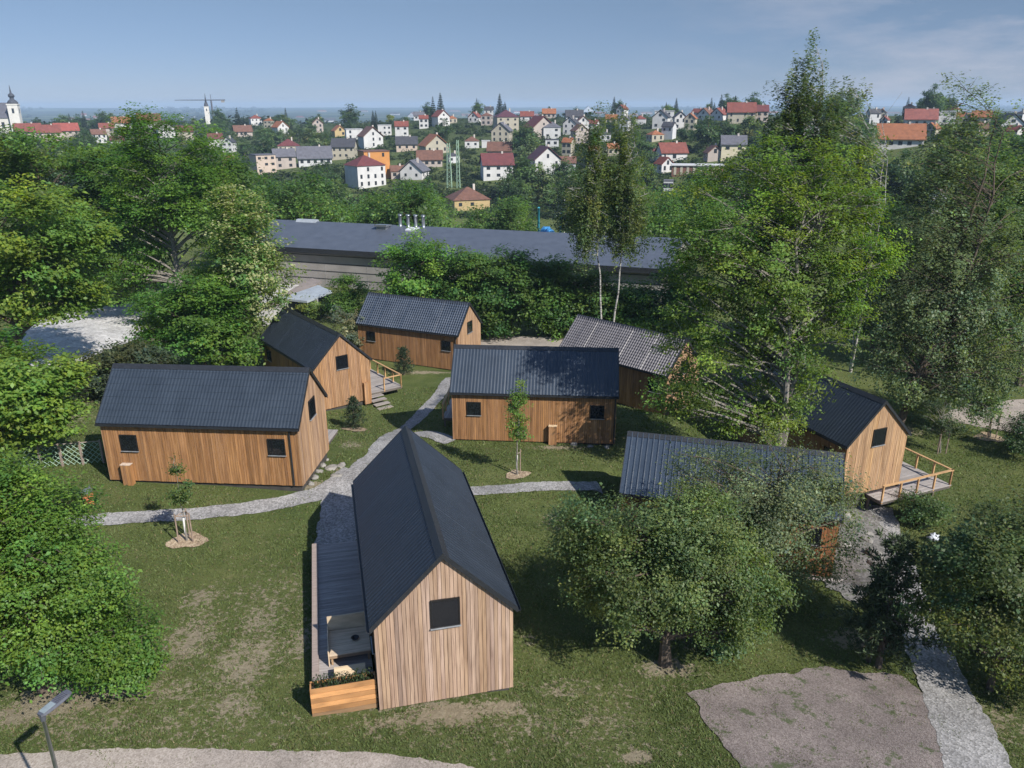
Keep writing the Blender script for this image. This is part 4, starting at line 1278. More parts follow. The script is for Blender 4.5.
fm = MB(); fm.box(0, ln, -.56, -.505, 4.15, 4.80); fm.build('fascia', M['trim'], hr)


def hall_a(px, py, z):
    p = at(px, py, z); q = p[:2] - el[:2]; return float(q @ (D / ln)), float(q @ np.array([-D[1], D[0]]) / ln)


for i, px in enumerate((404, 413, 421.5, 430)):
    a, _ = hall_a(px, 226, hz + 6.7)
    cm = MB(); cm.tube([(a, 8.3, 6.3), (a, 8.3, 8.3)], .22, 10); cm.tube([(a, 8.3, 8.302), (a, 8.3, 8.45)], [.3, .3], 10)
    cm.build('flue', M['steel'], hall, True)
a, _ = hall_a(393, 226, hz + 6.5)
vm = MB(); vm.box(a - .7, a + .7, 6.6, 7.8, 6.0, 6.9); vm.prism([(6.4, 6.92), (8.0, 6.92), (8.0, 7.05), (6.4, 7.2)], 0, a - .9, a + .9); vm.build('roof_vent', M['steel'], hall)
a, _ = hall_a(319, 219, hz + 6.8)
vm = MB(); vm.prism([(7.9, 6.75), (9.1, 6.75), (8.8, 7.15), (8.2, 7.15)], 0, a - 1.6, a + 1.6); vm.build('ridge_skylight', M['paleroof'], hall)
a, _ = hall_a(422, 228, hz + 6.4)
vm = MB(); vm.prism([(6.6, 6.3), (7.8, 6.5), (7.8, 6.85), (6.6, 6.65)], 0, a - .8, a + .8); vm.build('skylight', M['whitetarp'], hall)

# open shelter: grey mono-pitch roof on posts
q = [at(281, 298, .95), at(307, 301, .95), at(332, 291, 1.25), at(318, 285, 1.25)]
P0 = q[0]; gz = float(ground_z(P0[0], P0[1]))
sh = thing('open_shelter', 'open shelter with pale grey roof on posts beside the hall', 'shelter', (P0[0], P0[1], gz))
rel = [p - np.array([P0[0], P0[1], gz]) for p in q]
mb = MB(); mb.add([*rel, *[p - np.array([0, 0, .22]) for p in rel]], [(0, 1, 2, 3), (7, 6, 5, 4), (0, 4, 5, 1), (1, 5, 6, 2), (2, 6, 7, 3), (3, 7, 4, 0)]); mb.build('roof', M['paleroof'], sh)
cc = sum(rel) / 4
for p in rel:
    p2 = p + (cc - p) * .08
    mb = MB(); mb.tube([(p2[0], p2[1], -.6), (p2[0], p2[1], p2[2] - .22)], .06, 6); mb.build('post', M['steel'], sh)
bk = MB(); p = rel[3] + (cc - rel[3]) * .12; p2 = rel[2] + (cc - rel[2]) * .12
bk.add([(p[0], p[1], -.5), (p2[0], p2[1], -.5), (p2[0], p2[1], p2[2] - .23), (p[0], p[1], p[2] - .23), (p[0], p[1] + .08, -.5), (p2[0], p2[1] + .08, -.5), (p2[0], p2[1] + .08, p2[2] - .23), (p[0], p[1] + .08, p[2] - .23)],
       [(0, 1, 2, 3), (7, 6, 5, 4), (0, 4, 5, 1), (3, 2, 6, 7), (0, 3, 7, 4), (1, 5, 6, 2)]); bk.build('rear_wall', M['trim'], sh)
# long low shed with a brown felt roof
q = [at(258, 308, .9), at(281, 302, .9), at(322, 281, .9), at(312, 278, .9)]
P0 = q[0]; gz = float(ground_z(P0[0], P0[1])) - .3
shd = thing('low_shed', 'narrow low shed with brown felt roof between shelter and pale gravel', 'shed', (P0[0], P0[1], gz))
rel = [p - np.array([P0[0], P0[1], gz]) for p in q]
mb = MB(); mb.add([*rel, *[p - np.array([0, 0, .25]) for p in rel]], [(0, 1, 2, 3), (7, 6, 5, 4), (0, 4, 5, 1), (1, 5, 6, 2), (2, 6, 7, 3), (3, 7, 4, 0)]); mb.build('roof', M['brownroof'], shd)
cc = sum(rel) / 4; ins = [p + (cc - p) * .07 for p in rel]
mb = MB(); mb.add([*[(p[0], p[1], p[2] - .26) for p in ins], *[(p[0], p[1], -.5) for p in ins]], [(0, 1, 2, 3), (7, 6, 5, 4), (0, 4, 5, 1), (1, 5, 6, 2), (2, 6, 7, 3), (3, 7, 4, 0)]); mb.build('wall', M['concrete'], shd)

# ------------------------------------------------------------------ the town
r_town = np.random.default_rng(12)
KEEP = []     # pixel rectangles (x0, x1, y0, y1, distance) that trees must not hide
_winmesh = {}


def win_mesh(w, h):
    k = (round(w, 1), round(h, 1))
    if k not in _winmesh:
        mb = MB(); mb.box(-k[0] / 2, k[0] / 2, -.06, .05, -k[1] / 2, k[1] / 2); _winmesh[k] = mb.mesh('window', M['winfar'])
    return _winmesh[k]


def house(px, py, wpx, kind, wall, roof, label, rot=0.0, hw=None, depth=None, rh=None, name='house', chimney=True, wins=True, keep=True, storeys=2):
    """px,py: foot centre in the picture; wpx: width of the front in pixels; kind: gable, eave, hip or flat front"""
    P = at(px, py); w = size(P, wpx) * 1.02
    dep = depth * w if depth else (w * .95 if kind != 'eave' else w * .7)
    dep = min(max(dep, 4), 16)
    hw = hw if hw else 2.7 * storeys
    az = math.atan2(P[0], P[1])
    root = thing(name, label, name.replace('_', ' ').split()[-1], P, -az + rot)
    hx, hy = w / 2, dep / 2
    gx = hx * .92; gy = hy * .94
    base = -2.5
    wm = MB(); rf = MB()
    rh = rh if rh is not None else (w * .42 if kind == 'gable' else dep * .44 if kind == 'eave' else min(w, dep) * .3)
    if kind == 'gable':
        wm.prism([(-gx, base), (gx, base), (gx, hw), (0, hw + rh * .92), (-gx, hw)], 1, -gy, gy)
        for s in (-1, 1): rf.prism([(0, hw + rh), (s * hx * 1.04, hw - .15), (s * hx * 1.04, hw + .12), (0, hw + rh + .3)], 1, -hy * 1.05, hy * 1.05)
    elif kind == 'eave':
        wm.prism([(-gy, base), (gy, base), (gy, hw), (0, hw + rh * .92), (-gy, hw)], 0, -gx, gx)
        for s in (-1, 1): rf.prism([(0, hw + rh), (s * hy * 1.08, hw - .2), (s * hy * 1.08, hw + .08), (0, hw + rh + .3)], 0, -hx, hx)
    elif kind == 'hip':
        wm.box(-gx, gx, -gy, gy, base, hw)
        rx = max(hx - hy, 0) * .9; ry = max(hy - hx, 0) * .9
        v = [(-hx, -hy, hw), (hx, -hy, hw), (hx, hy, hw), (-hx, hy, hw), (-rx, -ry, hw + rh), (rx, -ry, hw + rh), (rx, ry, hw + rh), (-rx, ry, hw + rh)]
        v = [(a, b, c + .02) for a, b, c in v]
        rf.add(v, [(0, 1, 5, 4), (1, 2, 6, 5), (2, 3, 7, 6), (3, 0, 4, 7), (4, 5, 6, 7), (3, 2, 1, 0)])
    else:
        wm.box(-gx, gx, -gy, gy, base, hw); rf.box(-hx * .96, hx * .96, -hy * .98, hy * .98, hw + .002, hw + .35)
    wm.build('wall', colmat('wall', wall), root)
    ro = rf.build('roof', colmat('tile', roof), root)
    if chimney and kind != 'flat':
        cm = MB(); cx = gx * .35 if kind != 'gable' else gx * .3; cz = hw + rh * .75
        cm.box(cx - .35, cx + .35, -.35, .35, cz - .8, hw + rh + .9); cm.build('chimney', colmat('wall', (.5, .45, .4)), ro)
    if wins:
        n = max(2, int(w / r_town.uniform(2.7, 4.2))); ww, wh = r_town.choice([.9, 1.1, 1.4]), r_town.choice([1.1, 1.3, 1.5])
        for s in range(storeys + (1 if kind == 'gable' else 0)):
            m = n if s < storeys else max(1, n - 2)
            zc = hw / storeys * (s + .55)
            if s == storeys: zc = hw + rh * .32
            for i in range(m):
                x = (-gx + 2 * gx * (i + .5) / m) if s < storeys else ((i - (m - 1) / 2) * 2.0)
                if s < storeys and r_town.random() < .15: continue
                o = link('window', win_mesh(ww, wh), root); o.location = (x, -gy - .01, zc)
        for s in range(storeys):
            for i in range(2):
                zc = hw / storeys * (s + .55)
                o = link('window', win_mesh(1.0, 1.2), root); o.rotation_euler = (0, 0, R(90)); sx = math.copysign(1, -P[0])
                o.location = (sx * (gx + .01), -gy + 2 * gy * (i + .5) / 2, zc)
    pt = proj(P + np.array([0, 0, hw + rh]))
    if keep: KEEP.append((px - wpx * .5, px + wpx * .5, pt[1] - 1, py - (py - pt[1]) * r_town.uniform(.3, .6), P[1]))
    return root


WH = (.52, .51, .495); CR = (.37, .335, .26); PK = (.38, .325, .285); YE = (.42, .31, .15); OR_ = (.50, .22, .06); BG = (.46, .37, .30); GY = (.5, .5, .5)
RD = (.20, .055, .038); DR = (.14, .035, .035); BR = (.16, .075, .05); OG = (.30, .11, .045); DG = (.055, .055, .065); GB = (.12, .12, .14); PU = (.09, .03, .045)
T = [
    (231, 166, 17, 'hip', CR, RD, 'cream bungalow with bright red hip roof beside the blossoming tree', 0, 1),
    (216, 148, 15, 'eave', WH, DR, 'white house with dark red roof next to a white gabled one', .2, 2),
    (230, 152, 11, 'gable', WH, DG, 'narrow white gabled house with dark roof', -.4, 2),
    (243, 136, 18, 'eave', PK, BR, 'long house with brownish red roof among dark trees', .15, 1),
    (281, 136, 13, 'gable', WH, OG, 'white house with orange roof half sunk in trees', .5, 2),
    (264, 173, 21, 'flat', BG, GB, 'beige flat-topped block with three rows of windows', .35, 3),
    (285, 168, 22, 'eave', PK, GB, 'pinkish wing behind the beige block, grey roof', .1, 2),
    (289, 151, 22, 'hip', CR, DR, 'cream house with dark red hip roof behind the beige block', 0, 1),
    (315, 164, 34, 'eave', GY, GB, 'long low grey-roofed house beside the beige block', .05, 1),
    (339, 136, 12, 'gable', YE, OG, 'small yellow gabled house on the wooded slope', .3, 1),
    (354, 139, 17, 'flat', WH, GY, 'white flat-roofed villa near the yellow gabled house', .1, 2),
    (345, 158, 24, 'eave', CR, DG, 'cream house with dark grey roof above the white block', -.2, 2),
    (371, 147, 21, 'gable', WH, BR, 'white house with shallow brown gable behind the orange building', .3, 2),
    (375, 178, 27, 'flat', OR_, BR, 'orange three-storey building, tallest around', .25, 4),
    (366, 186, 32, 'hip', WH, DR, 'white apartment block with dark red roof before the orange building', .45, 3),
    (385, 135, 14, 'flat', WH, GY, 'white cubic villa under the dark trees', 0, 2),
    (402, 136, 14, 'eave', WH, RD, 'white villa with thin red roof beside the cubic one', 0, 2),
    (407, 150, 22, 'eave', BG, DG, 'long dark-roofed bungalow above the brown-roofed cream house', 0, 1),
    (434, 152, 25, 'gable', CR, OG, 'cream house with wide brown-orange gable roof', .3, 1),
    (415, 178, 24, 'gable', WH, GB, 'white gabled house with grey roof beside the twin masts', -.35, 1),
    (430, 166, 26, 'eave', PK, BR, 'long brown-roofed outbuilding behind the white gabled house', 0, 1),
    (398, 178, 15, 'eave', PK, BR, 'little brown-roofed house beside the orange building', .1, 1),
    (441, 126, 14, 'gable', WH, RD, 'white house with steep red roof on the crest', .5, 2),
    (419, 120, 11, 'eave', GY, GB, 'pale grey house peeping over the crest trees', 0, 1),
    (475, 122, 11, 'gable', WH, RD, 'small white house with red gable just below the crest', -.4, 1),
    (472, 147, 15, 'hip', WH, BR, 'white house with dark brown hip roof by the masts', 0, 1),
    (486, 147, 9, 'flat', WH, GY, 'tiny white garage beside the brown hip-roofed house', 0, 1),
    (506, 132, 23, 'hip', CR, PU, 'tall cream villa with dark purple hip roof on the crest', .2, 3),
    (502, 142, 19, 'gable', CR, GB, 'cream gabled house in front of the purple-roofed villa', -.2, 2),
    (497, 178, 32, 'eave', WH, DR, 'white two-storey house with broad dark red roof', .15, 2),
    (500, 157, 25, 'eave', CR, BR, 'house with brown roof directly above the broad red one', -.1, 1),
    (468, 207, 38, 'hip', YE, BR, 'yellow-walled house with brown hip roof nearest the hall', .25, 1),
    (539, 138, 24, 'gable', PK, DR, 'pinkish house with steep dark gable', .45, 2),
    (552, 138, 18, 'hip', WH, GB, 'pale house with grey pyramid roof beside the pinkish gable', 0, 2),
    (574, 126, 18, 'eave', WH, DG, 'white dark-roofed house on the crest behind white gables', .1, 2),
    (571, 134, 14, 'gable', WH, DG, 'white double-gabled house, its first gable', -.3, 2),
    (582, 132, 12, 'gable', WH, BR, 'white house with tall narrow gable beside the double one', .2, 2),
    (527, 121, 14, 'eave', WH, RD, 'white house with red roof behind the crest trees', 0, 1),
    (549, 118, 14, 'eave', PK, OG, 'low house with orange roof far along the crest', 0, 1),
    (544, 173, 28, 'gable', WH, PU, 'white house with purple-grey gable and porch in the middle slope', .3, 2),
    (567, 170, 18, 'eave', GY, BR, 'grey house with brown roof beside the purple-grey gable', 0, 1),
    (552, 146, 14, 'flat', GY, DG, 'low grey outbuilding under the pinkish house', 0, 1),
    (594, 158, 12, 'eave', CR, OG, 'little orange-roofed house behind the twin birches', 0, 1),
    (612, 155, 12, 'eave', CR, OG, 'second little orange-roofed house next to the twin birches', .3, 1),
    (611, 124, 12, 'eave', CR, OG, 'small orange-roofed house just below the crest', 0, 1),
    (600, 114, 12, 'eave', WH, RD, 'red-roofed house on the very crest', 0, 1),
    (664, 121, 20, 'flat', WH, GY, 'modern white flat-roofed villa on the crest', 0, 2),
    (661, 128, 16, 'gable', WH, DG, 'white dark-roofed gable below the modern villa', -.2, 2),
    (679, 129, 13, 'gable', WH, DG, 'white dark-roofed gable behind the red-roofed house', .2, 2),
    (671, 160, 28, 'eave', WH, RD, 'white house with bright red roof by the row of garages', .35, 1),
    (655, 160, 10, 'eave', PK, DR, 'low red annex of the bright red-roofed house', .2, 1),
    (732, 159, 25, 'eave', (.58, .52, .36), GB, 'pale yellow house with grey roof above the garages', .1, 2),
    (740, 123, 28, 'eave', CR, RD, 'cream house with long red roof beside the tallest birch', .1, 2),
    (758, 122, 18, 'eave', PK, DR, 'dark red roofed neighbour of the long red roof', .1, 2),
    (706, 120, 14, 'gable', WH, BR, 'white row gable with brown roof at the row start', -.5, 1),
    (719, 120, 14, 'gable', WH, RD, 'white row gable with reddish roof at the row end', -.5, 1),
    (808, 142, 16, 'gable', GY, DG, 'grey gabled house seen through the tallest birch', .3, 2),
    (898, 147, 44, 'eave', WH, OG, 'wide white house with large orange roof', .1, 1),
    (919, 126, 30, 'eave', WH, (.25, .08, .06), 'house with big faded red roof behind the wide orange one', .1, 1),
    (943, 124, 20, 'flat', WH, GY, 'white flat-roofed house beside the faded red roof', .1, 2),
    (890, 114, 17, 'eave', WH, BR, 'white house with brown roof on the crest above the orange roof', .1, 1),
    (992, 109, 30, 'flat', GY, GB, 'grey flat modern building at the skyline', .05, 2),
    (980, 124, 18, 'eave', CR, OG, 'orange-roofed house behind the grey-green birch top', 0, 1),
    (1008, 132, 22, 'gable', GY, DG, 'grey gabled house near the skyline building', .3, 1),
    (935, 212, 12, 'gable', WH, GY, 'little pale garden hut in the meadow', .2, 1),
    (668, 190, 10, 'flat', GY, GB, 'tiny grey garden hut below the garages', 0, 1),
    (108, 136, 14, 'eave', PK, RD, 'red-roofed house at the town edge behind the maple top', 0, 2),
    (122, 130, 18, 'eave', WH, OG, 'white house with long orange roof behind the maple top', .1, 2),
    (150, 128, 22, 'eave', WH, RD, 'wide red-roofed house seen through the maple top', 0, 2),
    (165, 137, 17, 'gable', WH, DR, 'white gable with dark red roof seen through the maple', .3, 2),
    (100, 143, 14, 'eave', WH, BR, 'white house low behind the maple', .1, 2),
    (118, 146, 13, 'eave', WH, DR, 'small dark red roofed house low behind the maple', 0, 1),
    (186, 140, 16, 'eave', CR, DR, 'cream house with dark red roof between maple and white tower', 0, 2),
    (185, 118, 20, 'flat', WH, GY, 'far white flat building beside the white church tower', 0, 2),
]
for (px, py, w, kind, wall, roof, lab, rot, st_) in T:
    house(px, py, w, kind, wall, roof, lab, rot, storeys=st_, hw=(2.9 if st_ == 1 else None))
    if lab.startswith(('yellow-walled', 'white two-storey', 'white apartment')): KEEP[-1] = (*KEEP[-1][:3], py - 2, KEEP[-1][4])
# red-roofed street row at the left
for i, (px, py, w, c, lab) in enumerate([(30, 140, 24, RD, 'red-roofed town house nearest the church'), (50, 141, 22, RD, 'middle red-roofed town house of the row by the church'), (68, 139, 22, (.3, .07, .05), 'last red-roofed town house of the row by the church')]):
    house(px, py, w, 'eave', PK, c, lab, .08, storeys=2)
FILL = [('pale far house with red roof half sunk in the crest trees', WH, RD), ('cream far house with orange roof half sunk in the crest trees', CR, OG),
        ('pale far house with brown roof half sunk in the crest trees', PK, BR), ('grey far house with dark roof half sunk in the crest trees', GY, DG)]
fx = [(px, 108 + (px % 7)) for px in (300, 322, 364, 395, 412, 455, 466, 489, 519, 536, 560, 588, 622, 634, 646, 690, 698, 772, 784, 862, 872, 881, 908, 930, 955, 966, 1016, 1023)] + \
     [(px, 118 + (px % 11)) for px in (256, 270, 318, 330, 424, 452, 487, 625, 640, 690, 780, 872, 884, 958, 970, 1018)]
for i, (px, py) in enumerate(fx):
    lab, wl, rf_ = FILL[i % 4]
    o = house(px, py + 4, r_town.uniform(8, 13), ('eave', 'gable', 'hip', 'eave')[r_town.integers(4)], wl, rf_, lab, r_town.uniform(-.6, .6), storeys=int(r_town.integers(1, 3)), wins=True, keep=True)
    o['group'] = ('red', 'orange', 'brown', 'dark')[i % 4] + '-roofed far houses in the crest trees'
FILL2 = [w_.replace('crest trees', 'trees of the lower slope') for w_, *_r in FILL]
cnt = 0
for tr in range(400):
    if cnt >= 13: break
    px = r_town.uniform(250, 1015); py = r_town.uniform(122, 172 if px < 860 else 140); w_ = r_town.uniform(9, 16)
    if any(x0 - w_ * .45 < px < x1 + w_ * .45 and y0 - 1 < py < y1 + 14 for (x0, x1, y0, y1, d_) in KEEP) or 740 < px < 860: continue
    i = cnt % 4; cnt += 1
    o = house(px, py, w_, ('eave', 'gable', 'hip', 'eave')[r_town.integers(4)], FILL[i][1], FILL[i][2], FILL2[i], r_town.uniform(-.7, .7), storeys=int(r_town.integers(1, 3)))
    o['group'] = ('red', 'orange', 'brown', 'dark')[i] + '-roofed houses in the trees of the lower slope'
# garage row
P = at(697, 175); w = size(P, 50); gr = thing('garage_row', 'long low row of garages with pale fronts and flat roof', 'garages', P, -math.atan2(P[0], P[1]) + .06)
mb = MB(); mb.box(-w / 2, w / 2, 0, 6, -1.5, 3.1); mb.build('wall', colmat('wall', BR), gr)
mb = MB(); mb.box(-w / 2 - .3, w / 2 + .3, -.5, 6.3, 3.102, 3.5); mb.build('roof', colmat('wall', GY), gr)
for i in range(8):
    x = -w / 2 + w * (i + .5) / 8; mb = MB(); mb.box(x - w / 40, x + w / 40, -.12, -.005, 0, 3.0); mb.build('pillar', colmat('wall', CR), gr)
KEEP.append((670, 722, 163, 173, P[1]))


def tower(px, py, wpx, top, label, shaft_py, onion=True):
    P = at(px, py); w = size(P, wpx)
    t = thing('church_tower', label, 'tower', P, .3)
    hs = height_to(P, shaft_py); ht = height_to(P, top)
    mb = MB(); mb.box(-w / 2, w / 2, -w / 2, w / 2, -2, hs); mb.box(-w * .55, w * .55, -w * .55, w * .55, hs + .002, hs + w * .12)
    mb.build('wall', colmat('wall', (.6, .58, .53)), t)
    for a in range(4):
        o = link('window', win_mesh(w * .22, w * .5), t); o.rotation_euler = (0, 0, a * math.pi / 2)
        o.location = (math.sin(a * math.pi / 2) * (w / 2 + .01), -math.cos(a * math.pi / 2) * (w / 2 + .01), hs - w * .6)
    L = ht - hs; z = hs + w * .12
    pr = [(w * .5, 0), (w * .55, L * .05), (w * .42, L * .16), (w * .22, L * .24), (w * .2, L * .32), (w * .33, L * .4), (w * .3, L * .48), (w * .1, L * .58), (w * .05, L * .8), (w * .015, L)] if onion else \
        [(w * .52, 0), (w * .45, L * .12), (w * .2, L * .4), (w * .1, L * .7), (w * .02, L)]
    mb = MB(); mb.tube([(0, 0, z + h) for _, h in pr], [r for r, _ in pr], 10); mb.build('spire', colmat('wall', (.05, .055, .07)), t)
    KEEP.append((px - wpx, px + wpx, top, py - 3, P[1]))
    return P


PT = tower(19, 134, 9, 86, 'white church tower with dark onion spire beside the nave', 105)
tower(208.5, 124, 4.4, 94, 'far white church tower with pointed dark spire near the crane', 107, False)
# nave
w = size(PT, 30); nv = thing('church_nave', 'white church nave with steep dark roof beside the onion spire', 'church', PT + np.array([-size(PT, 18), 4, 0]), .25)
mb = MB(); hw = height_to(PT, 118); mb.box(-w / 2, w / 2, -7, 7, -2, hw); mb.build('wall', colmat('wall', (.58, .56, .5)), nv)
mb = MB(); hr_ = height_to(PT, 104)
mb.prism([(-7.6, hw), (7.6, hw), (0, hr_ + 1)], 0, -w / 2, w / 2); mb.build('roof', colmat('wall', (.09, .09, .11)), nv)
for i in range(4):
    o = link('window', win_mesh(2, 4.5), nv); o.location = (-w / 2 + w * (i + .5) / 4, -7.02, hw * .55)
# crane by the far tower
P = at(214, 124); cr = thing('tower_crane', 'thin tower crane far beside the pointed church spire', 'crane', P)
hc = height_to(P, 100); L = size(P, 1)
mb = MB(); mb.tube([(0, 0, 0), (0, 0, hc)], .8, 4); mb.build('mast', M['lampmetal'], cr)
mb = MB(); mb.tube([(-36 * L, 0, hc), (14 * L, 0, hc)], [.25, .45], 4); mb.tube([(0, 0, hc), (0, 0, hc + 5)], .25, 4); mb.build('jib', M['lampmetal'], cr)
mb = MB(); mb.box(10 * L, 13 * L, -.6, .6, hc - 2.2, hc - .4); mb.build('counterweight', M['concrete'], cr)
# two lattice masts
for px, lab in ((449.5, 'pale green lattice mast, the thicker of the pair on the slope'), (458.5, 'pale green lattice mast, the thinner of the pair on the slope')):
    P = at(px, 188); h = height_to(P, 143 if px < 455 else 140); s = .9 if px < 455 else .6
    t = thing('lattice_mast', lab, 'mast', P)
    mb = MB()
    cs = [(-s, -s), (s, -s), (s, s), (-s, s)]
    for c in cs: mb.tube([(c[0], c[1], 0), (c[0] * .5, c[1] * .5, h)], .16, 4)
    mb.build('legs' if False else 'upright', M['greenpaint'], t)
    bm_ = MB(); k = 10
    for i in range(k):
        f0, f1 = 1 - .5 * i / k, 1 - .5 * (i + 1) / k
        for a in range(4):
            p, q_ = cs[a], cs[(a + 1) % 4]; bm_.tube([(p[0] * f0, p[1] * f0, h * i / k), (q_[0] * f1, q_[1] * f1, h * (i + 1) / k)], .09, 3, cap=False)
    bm_.build('bracing', M['greenpaint'], t)
    KEEP.append((px - 3, px + 3, 142, 183, P[1]))
# yellow field house etc. done; blue posts and a tarpaulin behind the hall
Pt = at(548, 236, -2.0); Pt = np.array([Pt[0], Pt[1] + 14, 0]); Pt[2] = float(ground_z(Pt[0], Pt[1]))
m = size(Pt, 1)
for px, top, lab in ((538.5, 208, 'tall teal post beside the blue and white tarpaulin'), (560.5, 214, 'teal post with white rod behind the tarpaulin'), (574, 212, 'teal post by the twin birches')):
    d = ray(px, 232); q = CAM + d * (Pt[1] / d[1]); Pq = np.array([q[0], Pt[1], float(ground_z(q[0], Pt[1]))])
    mb = MB(); h = height_to(Pq, top); mb.tube([(0, 0, -.5), (0, 0, h * .5), (0, 0, h)], [.28, .25, .2], 8); mb.tube([(0, 0, h + .003), (0, 0, h + .25)], [.3, .05], 8)
    o = mb.build('teal_post', M['teal'], None, True); o.location = tuple(Pq); tag(o, lab, 'post', 'teal posts behind the hall')
    KEEP.append((px - 3, px + 3, top, 236, Pt[1]))
zt = height_to(Pt, 236) - .5
tp = thing('tarpaulin_heap', 'heap under blue and white tarpaulin on a stand beyond the hall roof', 'tarpaulin', Pt)


def lump(sx, sy, sz, c, seed, mat, name):
    r = np.random.default_rng(seed); mb = MB(); nu, nv = 14, 8; vs = []
    for j in range(nv):
        t = math.pi * .5 * j / (nv - 1)
        for i in range(nu):
            a = 2 * math.pi * i / nu; k = 1 + r.normal(0, .06)
            vs.append((c[0] + sx * k * math.sin(t) * math.cos(a), c[1] + sy * k * math.sin(t) * math.sin(a), c[2] + sz * math.cos(t) * k))
    mb.add(vs, [(j * nu + i, (j + 1) * nu + i, (j + 1) * nu + (i + 1) % nu, j * nu + (i + 1) % nu) for j in range(nv - 1) for i in range(nu)])
    return mb.build(name, M[mat], tp, True)


lump(9 * m, 3, 11 * m, (2 * m, .5, zt), 1, 'bluepaint', 'blue_sheet'); lump(8 * m, 3, 7 * m, (-6 * m, -1.2, zt), 2, 'whitetarp', 'white_sheet')
mb = MB(); mb.box(-14 * m, 10 * m, -3.6, 3.6, -.5, zt - .002); mb.build('stand', M['concrete'], tp)
KEEP.append((532, 578, 214, 236, Pt[1]))

# ------------------------------------------------------------------ trees of the valley and hillside
far_kinds = []


def far_tree(seed, base, h, w, leaf, n=26):
    lob = [(0, 0, h * .62, w * .42, w * .42, h * .34), (w * .16, .1 * w, h * .45, w * .32, w * .32, h * .26), (-w * .2, -.1 * w, h * .5, w * .3, w * .3, h * .26), (.05 * w, -.1 * w, h * .8, w * .25, w * .25, h * .18)]
    return tree_meshes('far', seed, h, lob, nclump=n, sprays=7, leaves=15, rclump=w * .14, rspray=w * .11, flat=.7, leaf=leaf, base=base, trunk_r=.22, var=.3, yellow=.2, up=.6, shell=.55)


def spruce(seed, h, w, base, n=2400, leaf=.55):
    r = np.random.default_rng(seed); wood = MB(); wood.tube([(0, 0, -.3), (0, 0, h * .5), (0, 0, h * .97)], [.22, .12, .03], 6)
    f = 1 - np.sqrt(r.random(n)) ; f = .06 + .94 * f
    lay = np.round(f * 16) / 16; f = f * .45 + lay * .55
    a = r.uniform(0, 6.28, n); am = 1 + .18 * np.sin(a * 5 + lay * 40)
    rad = w / 2 * (1 - f) * np.sqrt(r.random(n)) ** .7 * am + .1
    P = np.stack([np.cos(a) * rad, np.sin(a) * rad, h * f - rad * .3], 1); P[:, 2] = np.maximum(P[:, 2], .2)
    ax = unit(np.stack([np.cos(a), np.sin(a), np.full(n, -.45)], 1))
    nr = unit(np.array([0, 0, 1.]) + ax * .4 + r.normal(0, .4, (n, 3)))
    v = leaf_quads(P, nr, leaf * np.exp(r.normal(0, .25, n)), leaf * .5, r, ax)
    col = np.array(base)[None] * np.exp(r.normal(0, .3, (n, 1)))
    return wood.mesh('trunk', M['bark']), quads_mesh('crown', v, np.repeat(col, 4, 0), M['needle'])


VALLEY = [far_tree(301, (.042, .078, .018), 11, 9, .42, 44), far_tree(302, (.052, .092, .021), 10, 10, .42, 44), far_tree(303, (.035, .064, .017), 12, 8, .42, 44), far_tree(304, (.065, .104, .024), 9, 8, .40, 40)]
SLOPE = [(far_tree(311, (.034, .058, .020), 9, 8, .62), 'dark green'), (far_tree(312, (.050, .078, .024), 8, 8, .62), 'fresh green'), (far_tree(313, (.026, .046, .018), 10, 7.5, .62), 'deep green'),
         (far_tree(314, (.060, .078, .034), 8, 7, .6), 'olive'), (far_tree(315, (.085, .10, .035), 7.5, 7, .6), 'yellowish')]
SPR = [spruce(321, 13, 5.5, (.018, .034, .018)), spruce(322, 11, 5, (.022, .038, .020))]
r = np.random.default_rng(99)


def hidden(P, h, w):
    """would a tree of this size cover a house the photo shows"""
    a = proj(P); b = proj(P + np.array([0, 0, h])); hw = w / 2 * F_PX / a[2]
    for (x0, x1, y0, y1, d) in KEEP:
        if P[1] < d + 3 and a[0] + hw * .7 > x0 and a[0] - hw * .7 < x1 and b[1] < y1 - 1 and a[1] > y0: return True
        if abs(P[1] - d) < 9 and a[0] + hw * .7 > x0 and a[0] - hw * .7 < x1: return True
    return False


# valley row right behind the hall
HN = np.array([-math.sin(hth), math.cos(hth)])
vcount = 0
spots = []
for px in np.arange(232, 712, 13.0):
    for k in range(2):
        for tr in range(6):
            x_ = px + r.uniform(-6, 6); d0 = (125 if k == 0 else 152) + r.uniform(-6, 12)
            d = ray(x_, 200); q = CAM + d * (d0 / d[1]); P = np.array([q[0], d0, float(ground_z(q[0], d0))])
            i = r.integers(4); s = r.uniform(.95, 1.5) * (.95 if k else 1)
            if hidden(P, 11 * s, 9 * s): continue
            if spots and min(np.hypot(*(np.array(spots) - P[:2]).T)) < 4.2: continue
            spots.append(P[:2])
            names = ('dark green', 'mid-green', 'deep green', 'fresh green')
            place_tree(VALLEY[i], P, f'{names[i]} broadleaf tree in the row behind the hall roof', 'broadleaf_tree', 'tree', f'{names[i]} trees behind the hall', r.uniform(0, 6), s)
            vcount += 1
            break
